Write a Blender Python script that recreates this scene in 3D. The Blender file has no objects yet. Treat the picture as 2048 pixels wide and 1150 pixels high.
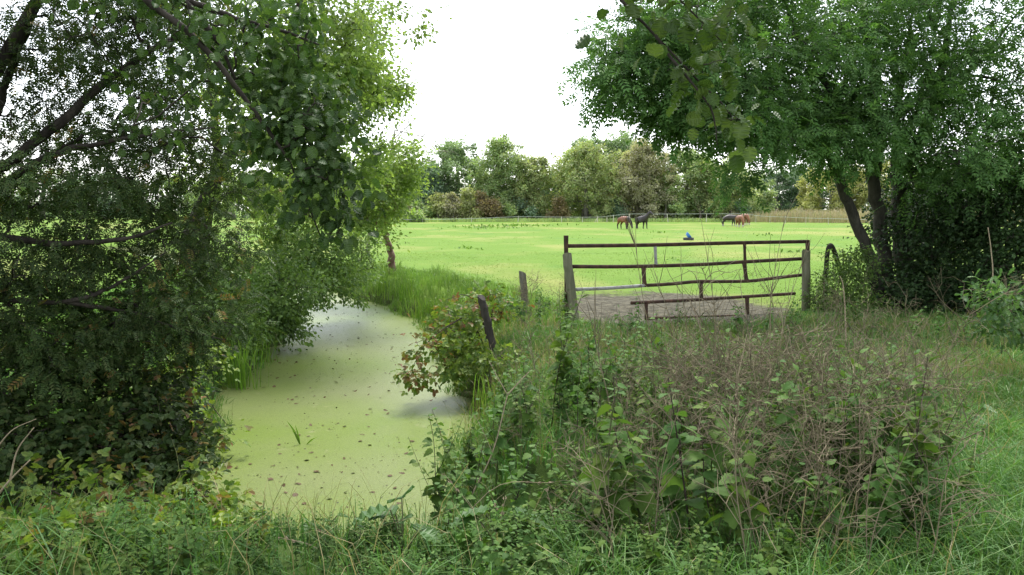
import bpy, math
import numpy as np
from mathutils import Vector

# ------------------------------------------------------------------ camera, sky, sun, exposure
scene = bpy.context.scene
COL = scene.collection
F = 1607.0                      # focal length in pixels of the 2048 wide photograph
CAM_Z = 1.9
PITCH = math.atan(155.0 / F)
cam_data = bpy.data.cameras.new("camera")
cam = bpy.data.objects.new("camera", cam_data)
COL.objects.link(cam)
cam.location = (0, 0, CAM_Z)
cam.rotation_euler = (math.radians(90) - PITCH, 0, 0)
cam_data.sensor_width = 36.0
cam_data.lens = F / 2048 * 36.0
cam_data.clip_start = 0.05
cam_data.clip_end = 4000
scene.camera = cam

SUN_ELEV, SUN_AZ = math.radians(62), math.radians(4)      # azimuth from +y towards +x
world = bpy.data.worlds.new("World")
scene.world = world
world.use_nodes = True
wn, wl = world.node_tree.nodes, world.node_tree.links
bg = wn["Background"]
sky = wn.new("ShaderNodeTexSky")
sky.sky_type = 'NISHITA'
sky.sun_disc = False
sky.sun_elevation = SUN_ELEV
sky.sun_rotation = SUN_AZ
sky.air_density = 1.0
sky.dust_density = 1.2
sky.ozone_density = 1.0
hs = wn.new("ShaderNodeHueSaturation")
hs.inputs['Saturation'].default_value = 0.30
hs.inputs['Value'].default_value = 1.0
wl.new(sky.outputs[0], hs.inputs['Color'])
wl.new(hs.outputs[0], bg.inputs['Color'])
bg.inputs['Strength'].default_value = 0.14

sd = bpy.data.lights.new("sun", 'SUN')
sd.energy = 1.5
sd.angle = math.radians(16)
sd.color = (1.0, 0.96, 0.88)
sun = bpy.data.objects.new("sun", sd)
COL.objects.link(sun)
sdir = Vector((math.sin(SUN_AZ) * math.cos(SUN_ELEV), math.cos(SUN_AZ) * math.cos(SUN_ELEV), math.sin(SUN_ELEV)))
sun.rotation_euler = sdir.to_track_quat('Z', 'Y').to_euler()

scene.view_settings.view_transform = 'Standard'
scene.view_settings.look = 'None'
scene.view_settings.gamma = 1
scene.view_settings.exposure = 1.72
scene.render.engine = 'CYCLES'
scene.cycles.max_bounces = 7
scene.cycles.diffuse_bounces = 4
scene.cycles.transmission_bounces = 5
scene.cycles.transparent_max_bounces = 6

# ------------------------------------------------------------------ helpers
CP, SP = math.cos(PITCH), math.sin(PITCH)


def ray(px, py):
    u, v = (px - 1024) / F, -(py - 575) / F
    # camera axes in the world: right (1,0,0), up (0,SP,CP), forward (0,CP,-SP)
    return np.array([u, CP + v * SP, -SP + v * CP])


def P(px, py, Y):
    d = ray(px, py)
    return np.array([0, 0, CAM_Z]) + d * (Y / d[1])


def nrm(a):
    return a / np.maximum(np.linalg.norm(a, axis=-1, keepdims=True), 1e-9)


def smooth(t):
    t = np.clip(t, 0, 1)
    return t * t * (3 - 2 * t)


def hnoise(x, y, seed=0):
    """value noise, about -1..1, three octaves"""
    x, y = np.asarray(x, float), np.asarray(y, float)
    tot = 0
    for k in range(3):
        X, Y = x * .9 * 2 ** k + seed * 13.7, y * .9 * 2 ** k - seed * 7.3
        ix, iy = np.floor(X), np.floor(Y)
        u, v = X - ix, Y - iy
        u, v = u * u * (3 - 2 * u), v * v * (3 - 2 * v)

        def h(a, c):
            q = np.sin(a * 127.1 + c * 311.7 + k * 17.3 + seed) * 43758.5453
            return (q - np.floor(q)) * 2 - 1
        tot = tot + ((h(ix, iy) * (1 - u) + h(ix + 1, iy) * u) * (1 - v) + (h(ix, iy + 1) * (1 - u) + h(ix + 1, iy + 1) * u) * v) * .55 ** k
    return tot / 1.2


# canal edges as functions of the distance y
EY = np.array([-50, 6, 8, 9.7, 11, 12, 17.4, 20, 22.3, 25, 30, 40, 60, 100, 400.])
XR = np.array([-.75, -.75, -.68, -.55, -.72, -1.02, -1.9, -2.85, -3.9, -5.6, -9, -16, -31, -60, -260])
XL = np.array([-3.1, -3.0, -3.2, -3.7, -3.95, -4.15, -4.65, -5.2, -6.6, -8.5, -12, -19, -34, -63, -263])
WATER_Z = -0.70


def water_dist(x, y):
    """signed distance outwards from the canal (negative inside)"""
    xl, xr = np.interp(y, EY, XL), np.interp(y, EY, XR)
    w = 0.16 * np.sin(y * 2.1) + 0.10 * np.sin(y * 5.3 + 1)
    d = np.maximum(xl + w - x, x - xr - w * .8)
    return np.maximum(d, (6.5 - y) * 1.0)


def ground_z(x, y):
    d = water_dist(x, y)
    xl, xr = np.interp(y, EY, XL), np.interp(y, EY, XR)
    side = np.maximum(xl - x, x - xr)
    slope = np.where((y < 6.5) & (side < 6.5 - y), 3.7, 1.1)
    bank = -0.82 + 0.82 * smooth(d / slope + 0.08)
    bank = np.where(d < 0, -0.82 - 0.5 * smooth(-d / 0.6), bank)
    near = 0.22 * smooth((9 - y) / 6.0)
    bump = 0.05 * hnoise(x * 1.2, y * 1.2, 3) * np.clip((60 - y) / 40, 0.2, 1)
    z = bank + near * smooth((d - .3) / 2.0) + np.where(d > 0.3, bump, 0)
    rise = 0.25 * smooth((y - 60) / 120)
    return z + rise * 0


class MB:
    def __init__(s):
        s.v, s.f, s.m, s.n = [], [], [], 0

    def add(s, v, f, mi=0):
        v = np.asarray(v, float).reshape(-1, 3)
        f = np.asarray(f, int)
        s.v.append(v)
        s.f.append(f + s.n)
        s.m.append(np.full(len(f), mi))
        s.n += len(v)

    def mesh(s, name, mats, smooth_shade=False):
        me = bpy.data.meshes.new(name)
        if not s.v:
            return me
        v = np.concatenate(s.v)
        loops = np.concatenate([f.ravel() for f in s.f])
        tot = np.concatenate([np.full(len(f), f.shape[1]) for f in s.f])
        start = np.concatenate([[0], np.cumsum(tot)[:-1]])
        me.vertices.add(len(v))
        me.vertices.foreach_set("co", v.ravel().astype(np.float32))
        me.loops.add(len(loops))
        me.loops.foreach_set("vertex_index", loops.astype(np.int32))
        me.polygons.add(len(tot))
        me.polygons.foreach_set("loop_start", start.astype(np.int32))
        me.polygons.foreach_set("material_index", np.concatenate(s.m).astype(np.int32))
        me.polygons.foreach_set("use_smooth", np.full(len(tot), bool(smooth_shade)))
        me.update(calc_edges=True)
        me.validate()
        for m in (mats if isinstance(mats, (list, tuple)) else [mats]):
            me.materials.append(m)
        return me

    def obj(s, name, mats, parent=None, origin=None, smooth_shade=False):
        if origin is not None:
            o = np.asarray(origin, float)
            s.v = [v - o for v in s.v]
        ob = bpy.data.objects.new(name, s.mesh(name, mats, smooth_shade))
        COL.objects.link(ob)
        if parent is not None:
            ob.parent = parent
        elif origin is not None:
            ob.location = Vector(origin)
        return ob


def tag(o, label=None, cat=None, group=None, kind=None):
    if label:
        o["label"] = label
    if cat:
        o["category"] = cat
    if group:
        o["group"] = group
    if kind:
        o["kind"] = kind
    return o


def empty(name, loc, label, cat, group=None):
    o = bpy.data.objects.new(name, None)
    COL.objects.link(o)
    o.location = Vector([float(a) for a in loc])
    o.empty_display_size = 0.2
    return tag(o, label, cat, group)


def copy_tree(o, parent=None):
    c = o.copy()
    COL.objects.link(c)
    if parent is not None:
        c.parent = parent
    for ch in list(o.children):
        copy_tree(ch, c)
    return c


def tubes(mb, pts, rad, k=5, mi=0):
    """pts (B,m,3), rad (B,m)"""
    pts, rad = np.asarray(pts, float), np.asarray(rad, float)
    if pts.ndim == 2:
        pts, rad = pts[None], rad[None]
    B, m, _ = pts.shape
    if B == 0:
        return
    t = np.empty_like(pts)
    t[:, 1:-1] = pts[:, 2:] - pts[:, :-2]
    t[:, 0] = pts[:, 1] - pts[:, 0]
    t[:, -1] = pts[:, -1] - pts[:, -2]
    t = nrm(t)
    axis = nrm(pts[:, -1] - pts[:, 0] + 1e-6)
    ref = np.where(np.abs(axis[:, 2:3]) > 0.75, np.array([[1., 0.13, 0]]), np.array([[0.1, 0, 1.]]))[:, None, :]
    a = nrm(np.cross(t, np.broadcast_to(ref, t.shape)))
    b = np.cross(t, a)
    ang = np.arange(k) * 2 * math.pi / k
    ring = pts[:, :, None, :] + rad[:, :, None, None] * (a[:, :, None, :] * np.cos(ang)[None, None, :, None] + b[:, :, None, :] * np.sin(ang)[None, None, :, None])
    idx = np.arange(B * m * k).reshape(B, m, k)
    q = np.stack([idx[:, :-1], np.roll(idx, -1, 2)[:, :-1], np.roll(idx, -1, 2)[:, 1:], idx[:, 1:]], -1).reshape(-1, 4)
    mb.add(ring.reshape(-1, 3), q, mi)
    for e, flip in ((0, True), (m - 1, False)):
        cap = idx[:, e]
        base = mb.n - B * m * k
        c = cap[:, ::-1] if flip else cap
        mb.f.append(c + base)
        mb.m.append(np.full(B, mi))


def curve_pts(pts, n):
    """Catmull-Rom resample of a polyline"""
    pts = np.asarray(pts, float)
    ext = np.vstack([2 * pts[0] - pts[1], pts, 2 * pts[-1] - pts[-2]])
    out = []
    for u in np.linspace(0, len(pts) - 1 - 1e-6, n):
        i = int(u)
        t = u - i
        p0, p1, p2, p3 = ext[i], ext[i + 1], ext[i + 2], ext[i + 3]
        out.append(.5 * ((2 * p1) + (-p0 + p2) * t + (2 * p0 - 5 * p1 + 4 * p2 - p3) * t * t + (-p0 + 3 * p1 - 3 * p2 + p3) * t ** 3))
    return np.array(out)


# leaf templates: columns across (x), along (y), normal (z); unit length
def T_diamond():
    return np.array([[0, 0, 0], [.5, .45, .06], [0, 1, -.05], [-.5, .45, .06]]), np.array([[0, 1, 2, 3]])


def T_oval():
    v = np.array([[0, 0, 0], [.42, .28, .10], [.40, .68, .08], [0, 1, -.08], [-.40, .68, .08], [-.42, .28, .10]])
    return v, np.array([[0, 1, 2, 3], [0, 3, 4, 5]])


def T_round():
    """broad round leaf with a finely toothed edge"""
    ys = np.array([0, .06, .16, .27, .38, .50, .61, .72, .82, .90, .96])
    ws = np.array([.04, .26, .40, .475, .505, .50, .47, .41, .31, .20, .06])
    tt = np.array([0, .0, .025, -.02, .025, -.02, .025, -.02, .025, -.02, 0])
    v, f = [], []
    for y, w, t in zip(ys, ws, tt):
        dz = -.22 * y * y
        pl = .05 * (1 if len(v) % 2 else -1) + .16 * w
        v += [(-(w + t), y + .05, dz + pl), (0, y, dz), (w + t, y + .05, dz + pl)]
    for i in range(len(ys) - 1):
        a = 3 * i
        f += [[a, a + 1, a + 4, a + 3], [a + 1, a + 2, a + 5, a + 4]]
    return np.array(v, float), np.array(f)


def T_serrate():
    """ovate leaf with a toothed edge, two rows of quads"""
    ys = np.array([0, .12, .24, .36, .48, .60, .72, .84, 1.0])
    ws = np.array([.05, .36, .40, .45, .38, .35, .24, .17, .0])
    teeth = np.array([0, .03, -.03, .03, -.03, .03, -.03, .02, 0])
    v, f = [], []
    for y, w, t in zip(ys, ws, teeth):
        dz = -.25 * y * y
        v += [(-(w + t), y - .02, dz + .10 * w), (0, y, dz), (w + t, y - .02, dz + .10 * w)]
    for i in range(len(ys) - 1):
        a = 3 * i
        f += [[a, a + 1, a + 4, a + 3], [a + 1, a + 2, a + 5, a + 4]]
    return np.array(v, float), np.array(f)


def T_pinnate(pairs=4, leaflet=.36, lw=.13):
    v, f = [], []

    def leaf(o, d, L, w):
        d = np.array(d, float)
        d /= np.linalg.norm(d)
        sd_ = np.array([d[1], -d[0], 0])
        o = np.array(o, float)
        b = len(v)
        v.extend([o, o + d * L * .45 + sd_ * w + [0, 0, .02], o + d * L + [0, 0, -.10 * L], o + d * L * .45 - sd_ * w + [0, 0, .02]])
        f.append([b, b + 1, b + 2, b + 3])
    for i in range(pairs):
        y = .22 + .62 * i / max(1, pairs - 1)
        z = -.16 * y * y
        for sgn in (1, -1):
            leaf((0, y, z), (sgn, .75, 0), leaflet * (1 - .12 * i / pairs), lw * .5)
    leaf((0, .80, -.11), (0, 1, 0), leaflet, lw * .5)
    b = len(v)
    v.extend([np.array(q, float) for q in ((-.008, 0, 0), (.008, 0, 0), (.004, .85, -.12), (-.004, .85, -.12))])
    f.append([b, b + 1, b + 2, b + 3])
    return np.array(v), np.array(f)


def T_trifoliate():
    """three leaflets of a bramble leaf"""
    v, f = [], []
    tv, tf = T_oval()
    for ang, L, o in ((0, .62, (0, .38)), (70, .5, (0, .30)), (-70, .5, (0, .30))):
        a = math.radians(ang)
        c, s = math.cos(a), math.sin(a)
        w = tv * L * np.array([.85, 1, 1])
        x = w[:, 0] * c + w[:, 1] * s + o[0]
        y = -w[:, 0] * s + w[:, 1] * c + o[1]
        f += (tf + len(v)).tolist()
        v += np.stack([x, y, w[:, 2] - .05], 1).tolist()
    return np.array(v), np.array(f)


def T_oak():
    """lobed leaf"""
    ys = [0, .18, .30, .42, .54, .66, .78, .90, 1.0]
    ws = [.03, .16, .10, .27, .15, .34, .18, .24, .02]
    v, f = [], []
    for y, w in zip(ys, ws):
        v += [(-w, y + .04, .06 - .1 * y * y), (0, y, -.1 * y * y), (w, y + .04, .06 - .1 * y * y)]
    for i in range(len(ys) - 1):
        a = 3 * i
        f += [[a, a + 1, a + 4, a + 3], [a + 1, a + 2, a + 5, a + 4]]
    return np.array(v, float), np.array(f)


TEMPL = dict(diamond=T_diamond(), oval=T_oval(), round=T_round(), serrate=T_serrate(), pinnate=T_pinnate(), rowan=T_pinnate(5, .30, .11), tri=T_trifoliate(), oak=T_oak())


def leaves(mb, kind, o, d, n, L, W=None, mi=0):
    """o,d,n (N,3); L length, W width factor"""
    T = TEMPL[kind]
    tv = T[0]
    N = len(o)
    if N == 0:
        return
    d = nrm(d)
    side = nrm(np.cross(d, n))
    nn = np.cross(side, d)
    L = np.broadcast_to(np.asarray(L, float), (N,))
    W = L if W is None else L * W
    v = o[:, None, :] + tv[None, :, 0:1] * (side * W[:, None])[:, None, :] + tv[None, :, 1:2] * (d * L[:, None])[:, None, :] + tv[None, :, 2:3] * (nn * L[:, None])[:, None, :]
    k = len(tv)
    for j, tf in enumerate(T[1:]):
        f = tf[None] + (np.arange(N) * k)[:, None, None]
        if j == 0:
            mb.add(v.reshape(-1, 3), f.reshape(-1, tf.shape[1]), mi)
        else:
            mb.f.append(f.reshape(-1, tf.shape[1]) + mb.n - N * k)
            mb.m.append(np.full(N * len(tf), mi))


def blades(mb, o, h, w, rng, lean=.45, curl=.6, mi=0, wind=(0, 0)):
    """grass blades as two-segment tapering strips"""
    N = len(o)
    if N == 0:
        return
    a = rng.uniform(0, 2 * math.pi, N)
    ln = np.stack([np.cos(a) + wind[0], np.sin(a) + wind[1], 0 * a], 1) * (lean * rng.uniform(.1, 1, N))[:, None]
    fa = rng.uniform(0, math.pi, N)
    sd_ = np.stack([np.cos(fa), np.sin(fa), 0 * fa], 1) * (w * .5)[:, None]
    up = np.array([0, 0, 1.])
    hh = h[:, None]
    p1 = o + up * hh * .5 + ln * hh * .25
    c = (rng.uniform(.2, 1, N) * curl)[:, None]
    p2 = o + up * hh * (.85 - .25 * c) + ln * hh * (.6 + .3 * c)
    p3 = o + up * hh * (1 - .55 * c) + ln * hh * (1 + .7 * c)
    V = np.stack([o - sd_, o + sd_, p1 + sd_ * .9, p1 - sd_ * .9, p2 + sd_ * .6, p2 - sd_ * .6, p3 + sd_ * .08, p3 - sd_ * .08], 1)
    b = (np.arange(N) * 8)[:, None, None]
    f = np.array([[0, 1, 2, 3], [3, 2, 4, 5], [5, 4, 6, 7]])[None] + b
    mb.add(V.reshape(-1, 3), f.reshape(-1, 4), mi)


# ------------------------------------------------------------------ materials
def new_mat(name):
    m = bpy.data.materials.new(name)
    m.use_nodes = True
    nt = m.node_tree
    return m, nt.nodes, nt.links, nt.nodes["Principled BSDF"]


def ramp(n, stops):
    r = n.new("ShaderNodeValToRGB")
    el = r.color_ramp.elements
    while len(el) < len(stops):
        el.new(.5)
    for e, (p, c) in zip(el, stops):
        e.position = p
        e.color = (*c, 1)
    return r


def leaf_mat(name, cols, transl=.38, rough=.5, spec=.35, clump=1.2, var=.35):
    m, n, l, b = new_mat(name)
    g = n.new("ShaderNodeNewGeometry")
    st = [(i / max(1, len(cols) - 1), c) for i, c in enumerate(cols)]
    r = ramp(n, st)
    l.new(g.outputs['Random Per Island'], r.inputs[0])
    tc = n.new("ShaderNodeTexCoord")
    nz = n.new("ShaderNodeTexNoise")
    nz.inputs['Scale'].default_value = clump
    nz.inputs['Detail'].default_value = 2
    l.new(tc.outputs['Object'], nz.inputs['Vector'])
    mr = n.new("ShaderNodeMapRange")
    mr.inputs['From Min'].default_value = .3
    mr.inputs['From Max'].default_value = .7
    mr.inputs['To Min'].default_value = 1 - var
    mr.inputs['To Max'].default_value = 1 + var
    l.new(nz.outputs[0], mr.inputs[0])
    h = n.new("ShaderNodeHueSaturation")
    l.new(r.outputs[0], h.inputs['Color'])
    l.new(mr.outputs[0], h.inputs['Value'])
    l.new(h.outputs[0], b.inputs['Base Color'])
    b.inputs['Roughness'].default_value = rough
    b.inputs['Specular IOR Level'].default_value = spec
    t = n.new("ShaderNodeBsdfTranslucent")
    h2 = n.new("ShaderNodeMix")
    h2.data_type = 'RGBA'
    h2.blend_type = 'MULTIPLY'
    h2.inputs[0].default_value = 1
    h2.inputs[7].default_value = (1.12, 1.2, .62, 1)
    l.new(h.outputs[0], h2.inputs[6])
    l.new(h2.outputs[2], t.inputs[0])
    mx = n.new("ShaderNodeMixShader")
    mx.inputs[0].default_value = transl
    l.new(b.outputs[0], mx.inputs[1])
    l.new(t.outputs[0], mx.inputs[2])
    l.new(mx.outputs[0], n["Material Output"].inputs[0])
    return m


def noise_mat(name, stops, scale=8, detail=5, rough=.85, bump=.3, stretch=(1, 1, 1), spec=.2, metallic=0, dist=.02):
    m, n, l, b = new_mat(name)
    tc = n.new("ShaderNodeTexCoord")
    mp = n.new("ShaderNodeMapping")
    mp.inputs['Scale'].default_value = stretch
    l.new(tc.outputs['Object'], mp.inputs[0])
    nz = n.new("ShaderNodeTexNoise")
    nz.inputs['Scale'].default_value = scale
    nz.inputs['Detail'].default_value = detail
    nz.inputs['Roughness'].default_value = .65
    l.new(mp.outputs[0], nz.inputs['Vector'])
    r = ramp(n, stops)
    l.new(nz.outputs[0], r.inputs[0])
    l.new(r.outputs[0], b.inputs['Base Color'])
    b.inputs['Roughness'].default_value = rough
    b.inputs['Specular IOR Level'].default_value = spec
    b.inputs['Metallic'].default_value = metallic
    bp = n.new("ShaderNodeBump")
    bp.inputs['Strength'].default_value = bump
    bp.inputs['Distance'].default_value = dist
    l.new(nz.outputs[0], bp.inputs['Height'])
    l.new(bp.outputs[0], b.inputs['Normal'])
    return m


M_alder = leaf_mat("alder_leaf", [(.14, .215, .055), (.22, .305, .085), (.27, .35, .10), (.175, .265, .07)], transl=.52)
M_alder_far = leaf_mat("alder_leaf_cool", [(.085, .155, .04), (.13, .21, .05), (.17, .25, .055)])
M_bank = leaf_mat("bank_shrub_leaf", [(.065, .12, .03), (.105, .18, .04), (.15, .23, .05)])
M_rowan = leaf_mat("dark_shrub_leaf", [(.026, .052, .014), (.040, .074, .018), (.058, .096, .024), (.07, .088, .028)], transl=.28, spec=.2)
M_round = leaf_mat("round_leaf", [(.035, .075, .018), (.055, .105, .025), (.08, .135, .035)], transl=.28, rough=.52, spec=.3)
M_round2 = leaf_mat("large_round_leaf", [(.040, .075, .016), (.055, .095, .02), (.085, .125, .035)], transl=.32, rough=.52, spec=.3)
M_ash = leaf_mat("ash_leaf", [(.062, .14, .036), (.09, .19, .048), (.135, .24, .068)], transl=.40, rough=.5, spec=.25)
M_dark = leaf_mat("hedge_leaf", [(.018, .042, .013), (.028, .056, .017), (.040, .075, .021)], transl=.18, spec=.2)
M_gateshrub = leaf_mat("gate_shrub_leaf", [(.075, .14, .03), (.11, .19, .04), (.15, .24, .05)])
M_oakl = leaf_mat("oak_sapling_leaf", [(.05, .11, .035), (.075, .15, .045), (.12, .22, .05)])
M_bramble = leaf_mat("bramble_leaf", [(.08, .15, .025), (.13, .21, .03), (.20, .26, .035), (.11, .18, .035)])
M_red = leaf_mat("autumn_bramble_leaf", [(.22, .09, .04), (.25, .16, .05), (.20, .20, .05), (.18, .10, .05)])
M_yel = leaf_mat("yellowing_leaf", [(.16, .19, .03), (.22, .17, .045), (.19, .10, .045), (.13, .17, .03)])
M_nettle = leaf_mat("nettle_leaf", [(.055, .13, .028), (.085, .17, .036), (.115, .205, .044)], transl=.32, rough=.62, spec=.16)
M_nettle2 = leaf_mat("nettle_leaf_pale", [(.065, .13, .025), (.095, .17, .03), (.13, .19, .036)], transl=.32, rough=.62, spec=.16)
M_grass = leaf_mat("grass_blade", [(.06, .16, .035), (.085, .21, .042), (.12, .25, .05), (.15, .24, .06), (.08, .2, .045)], transl=.35, clump=.5, var=.25)
M_grass_dry = leaf_mat("dry_grass", [(.26, .22, .10), (.34, .28, .14), (.20, .20, .07), (.15, .2, .05)], transl=.3, clump=.5)
M_field_blade = leaf_mat("pasture_blade", [(.12, .21, .038), (.15, .235, .045), (.18, .26, .06)], transl=.35, clump=.3, var=.2)
M_reed = leaf_mat("reed_blade", [(.11, .22, .025), (.15, .28, .035), (.2, .30, .05)], transl=.4)
M_straw = leaf_mat("tall_straw", [(.36, .28, .19), (.42, .34, .23), (.30, .27, .17), (.26, .28, .14)], transl=.25, clump=.08, var=.2)
M_fallen = leaf_mat("fallen_leaf", [(.038, .034, .02), (.055, .045, .024), (.12, .075, .04), (.028, .026, .016)], transl=.05, spec=.1, var=.1)
M_bankg = leaf_mat("bank_grass_blade", [(.10, .20, .035), (.15, .26, .045), (.19, .27, .07), (.12, .23, .04)], transl=.38, clump=.6)
M_weed = leaf_mat("paddock_weed_leaf", [(.095, .185, .028), (.115, .21, .035), (.135, .22, .045)])
M_big = leaf_mat("butterbur_leaf", [(.06, .14, .035), (.09, .18, .045)], transl=.3)

FAR = dict(  # far leaf colours lifted and paled, painting in the distance haze
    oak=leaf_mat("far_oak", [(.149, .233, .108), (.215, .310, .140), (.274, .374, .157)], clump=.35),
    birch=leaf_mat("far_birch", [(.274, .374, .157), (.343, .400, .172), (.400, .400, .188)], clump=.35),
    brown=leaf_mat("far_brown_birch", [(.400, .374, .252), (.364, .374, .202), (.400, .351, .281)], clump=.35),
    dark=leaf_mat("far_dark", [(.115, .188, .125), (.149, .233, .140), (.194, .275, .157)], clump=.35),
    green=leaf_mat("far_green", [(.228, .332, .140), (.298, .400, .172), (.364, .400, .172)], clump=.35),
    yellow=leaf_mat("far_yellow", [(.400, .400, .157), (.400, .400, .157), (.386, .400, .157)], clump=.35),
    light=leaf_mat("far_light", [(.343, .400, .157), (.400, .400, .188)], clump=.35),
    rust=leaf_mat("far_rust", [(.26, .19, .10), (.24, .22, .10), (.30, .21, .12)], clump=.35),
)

M_bark = noise_mat("dark_bark", [(.3, (.018, .015, .012)), (.7, (.06, .05, .04))], scale=14, stretch=(1, 1, .35), bump=.6)
M_bark2 = noise_mat("ash_bark", [(.3, (.026, .025, .020)), (.7, (.085, .078, .062))], scale=12, stretch=(1, 1, .3), bump=.6)
M_bark3 = noise_mat("red_bark", [(.35, (.10, .055, .04)), (.55, (.19, .12, .09)), (.7, (.28, .22, .18))], scale=7, stretch=(1, 1, .5), bump=.6)
M_farbark = noise_mat("far_bark", [(.3, (.12, .11, .09)), (.7, (.26, .24, .21))], scale=3, bump=.1)
M_twig = noise_mat("bare_twig", [(.3, (.13, .11, .095)), (.7, (.22, .19, .16))], scale=8, bump=.1)
M_rust = noise_mat("rusty_steel", [(.32, (.022, .015, .012)), (.5, (.055, .032, .023)), (.72, (.115, .062, .04))], scale=9, detail=8, rough=.8, bump=.25, dist=.004)
M_galv = noise_mat("weathered_steel", [(.3, (.10, .06, .045)), (.45, (.26, .26, .25)), (.8, (.40, .40, .39))], scale=12, rough=.6, bump=.2, dist=.003)
M_post = noise_mat("weathered_post", [(.25, (.075, .08, .045)), (.5, (.15, .15, .095)), (.75, (.26, .24, .18))], scale=10, detail=8, stretch=(1, 1, .18), bump=.7, dist=.01)
M_post_dk = noise_mat("dark_post", [(.3, (.02, .018, .016)), (.6, (.055, .048, .04)), (.8, (.10, .09, .075))], scale=11, stretch=(1, 1, .2), bump=.7, dist=.01)
M_post_gr = noise_mat("grey_post", [(.3, (.08, .075, .06)), (.6, (.17, .16, .13)), (.8, (.24, .23, .2))], scale=11, stretch=(1, 1, .2), bump=.7, dist=.01)
M_dead = leaf_mat("dead_stalk", [(.10, .08, .05), (.16, .13, .08), (.24, .20, .125), (.06, .048, .034)], transl=.0, rough=.8, spec=.2, var=.2)
M_pale = noise_mat("pale_stalk", [(.3, (.22, .17, .11)), (.7, (.42, .34, .23))], scale=20, bump=.2, dist=.003)
M_stem_g = noise_mat("green_stem", [(.3, (.05, .06, .025)), (.7, (.11, .13, .05))], scale=12, bump=.1)
M_stem_p = noise_mat("purple_stem", [(.3, (.03, .022, .02)), (.7, (.075, .05, .045))], scale=12, bump=.1)
M_white = noise_mat("fence_tape", [(.3, (.46, .47, .45)), (.7, (.58, .59, .57))], scale=2, bump=.02, rough=.6)
M_fpost = noise_mat("pale_post", [(.3, (.40, .36, .30)), (.7, (.62, .58, .50))], scale=4, bump=.1)
M_tyre = noise_mat("tyre_rubber", [(.3, (.04, .04, .042)), (.7, (.085, .085, .09))], scale=10, bump=.2, rough=.75)
M_blue = noise_mat("blue_plastic", [(.3, (.035, .15, .55)), (.7, (.06, .22, .66))], scale=3, bump=.03, rough=.4, spec=.5)


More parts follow.
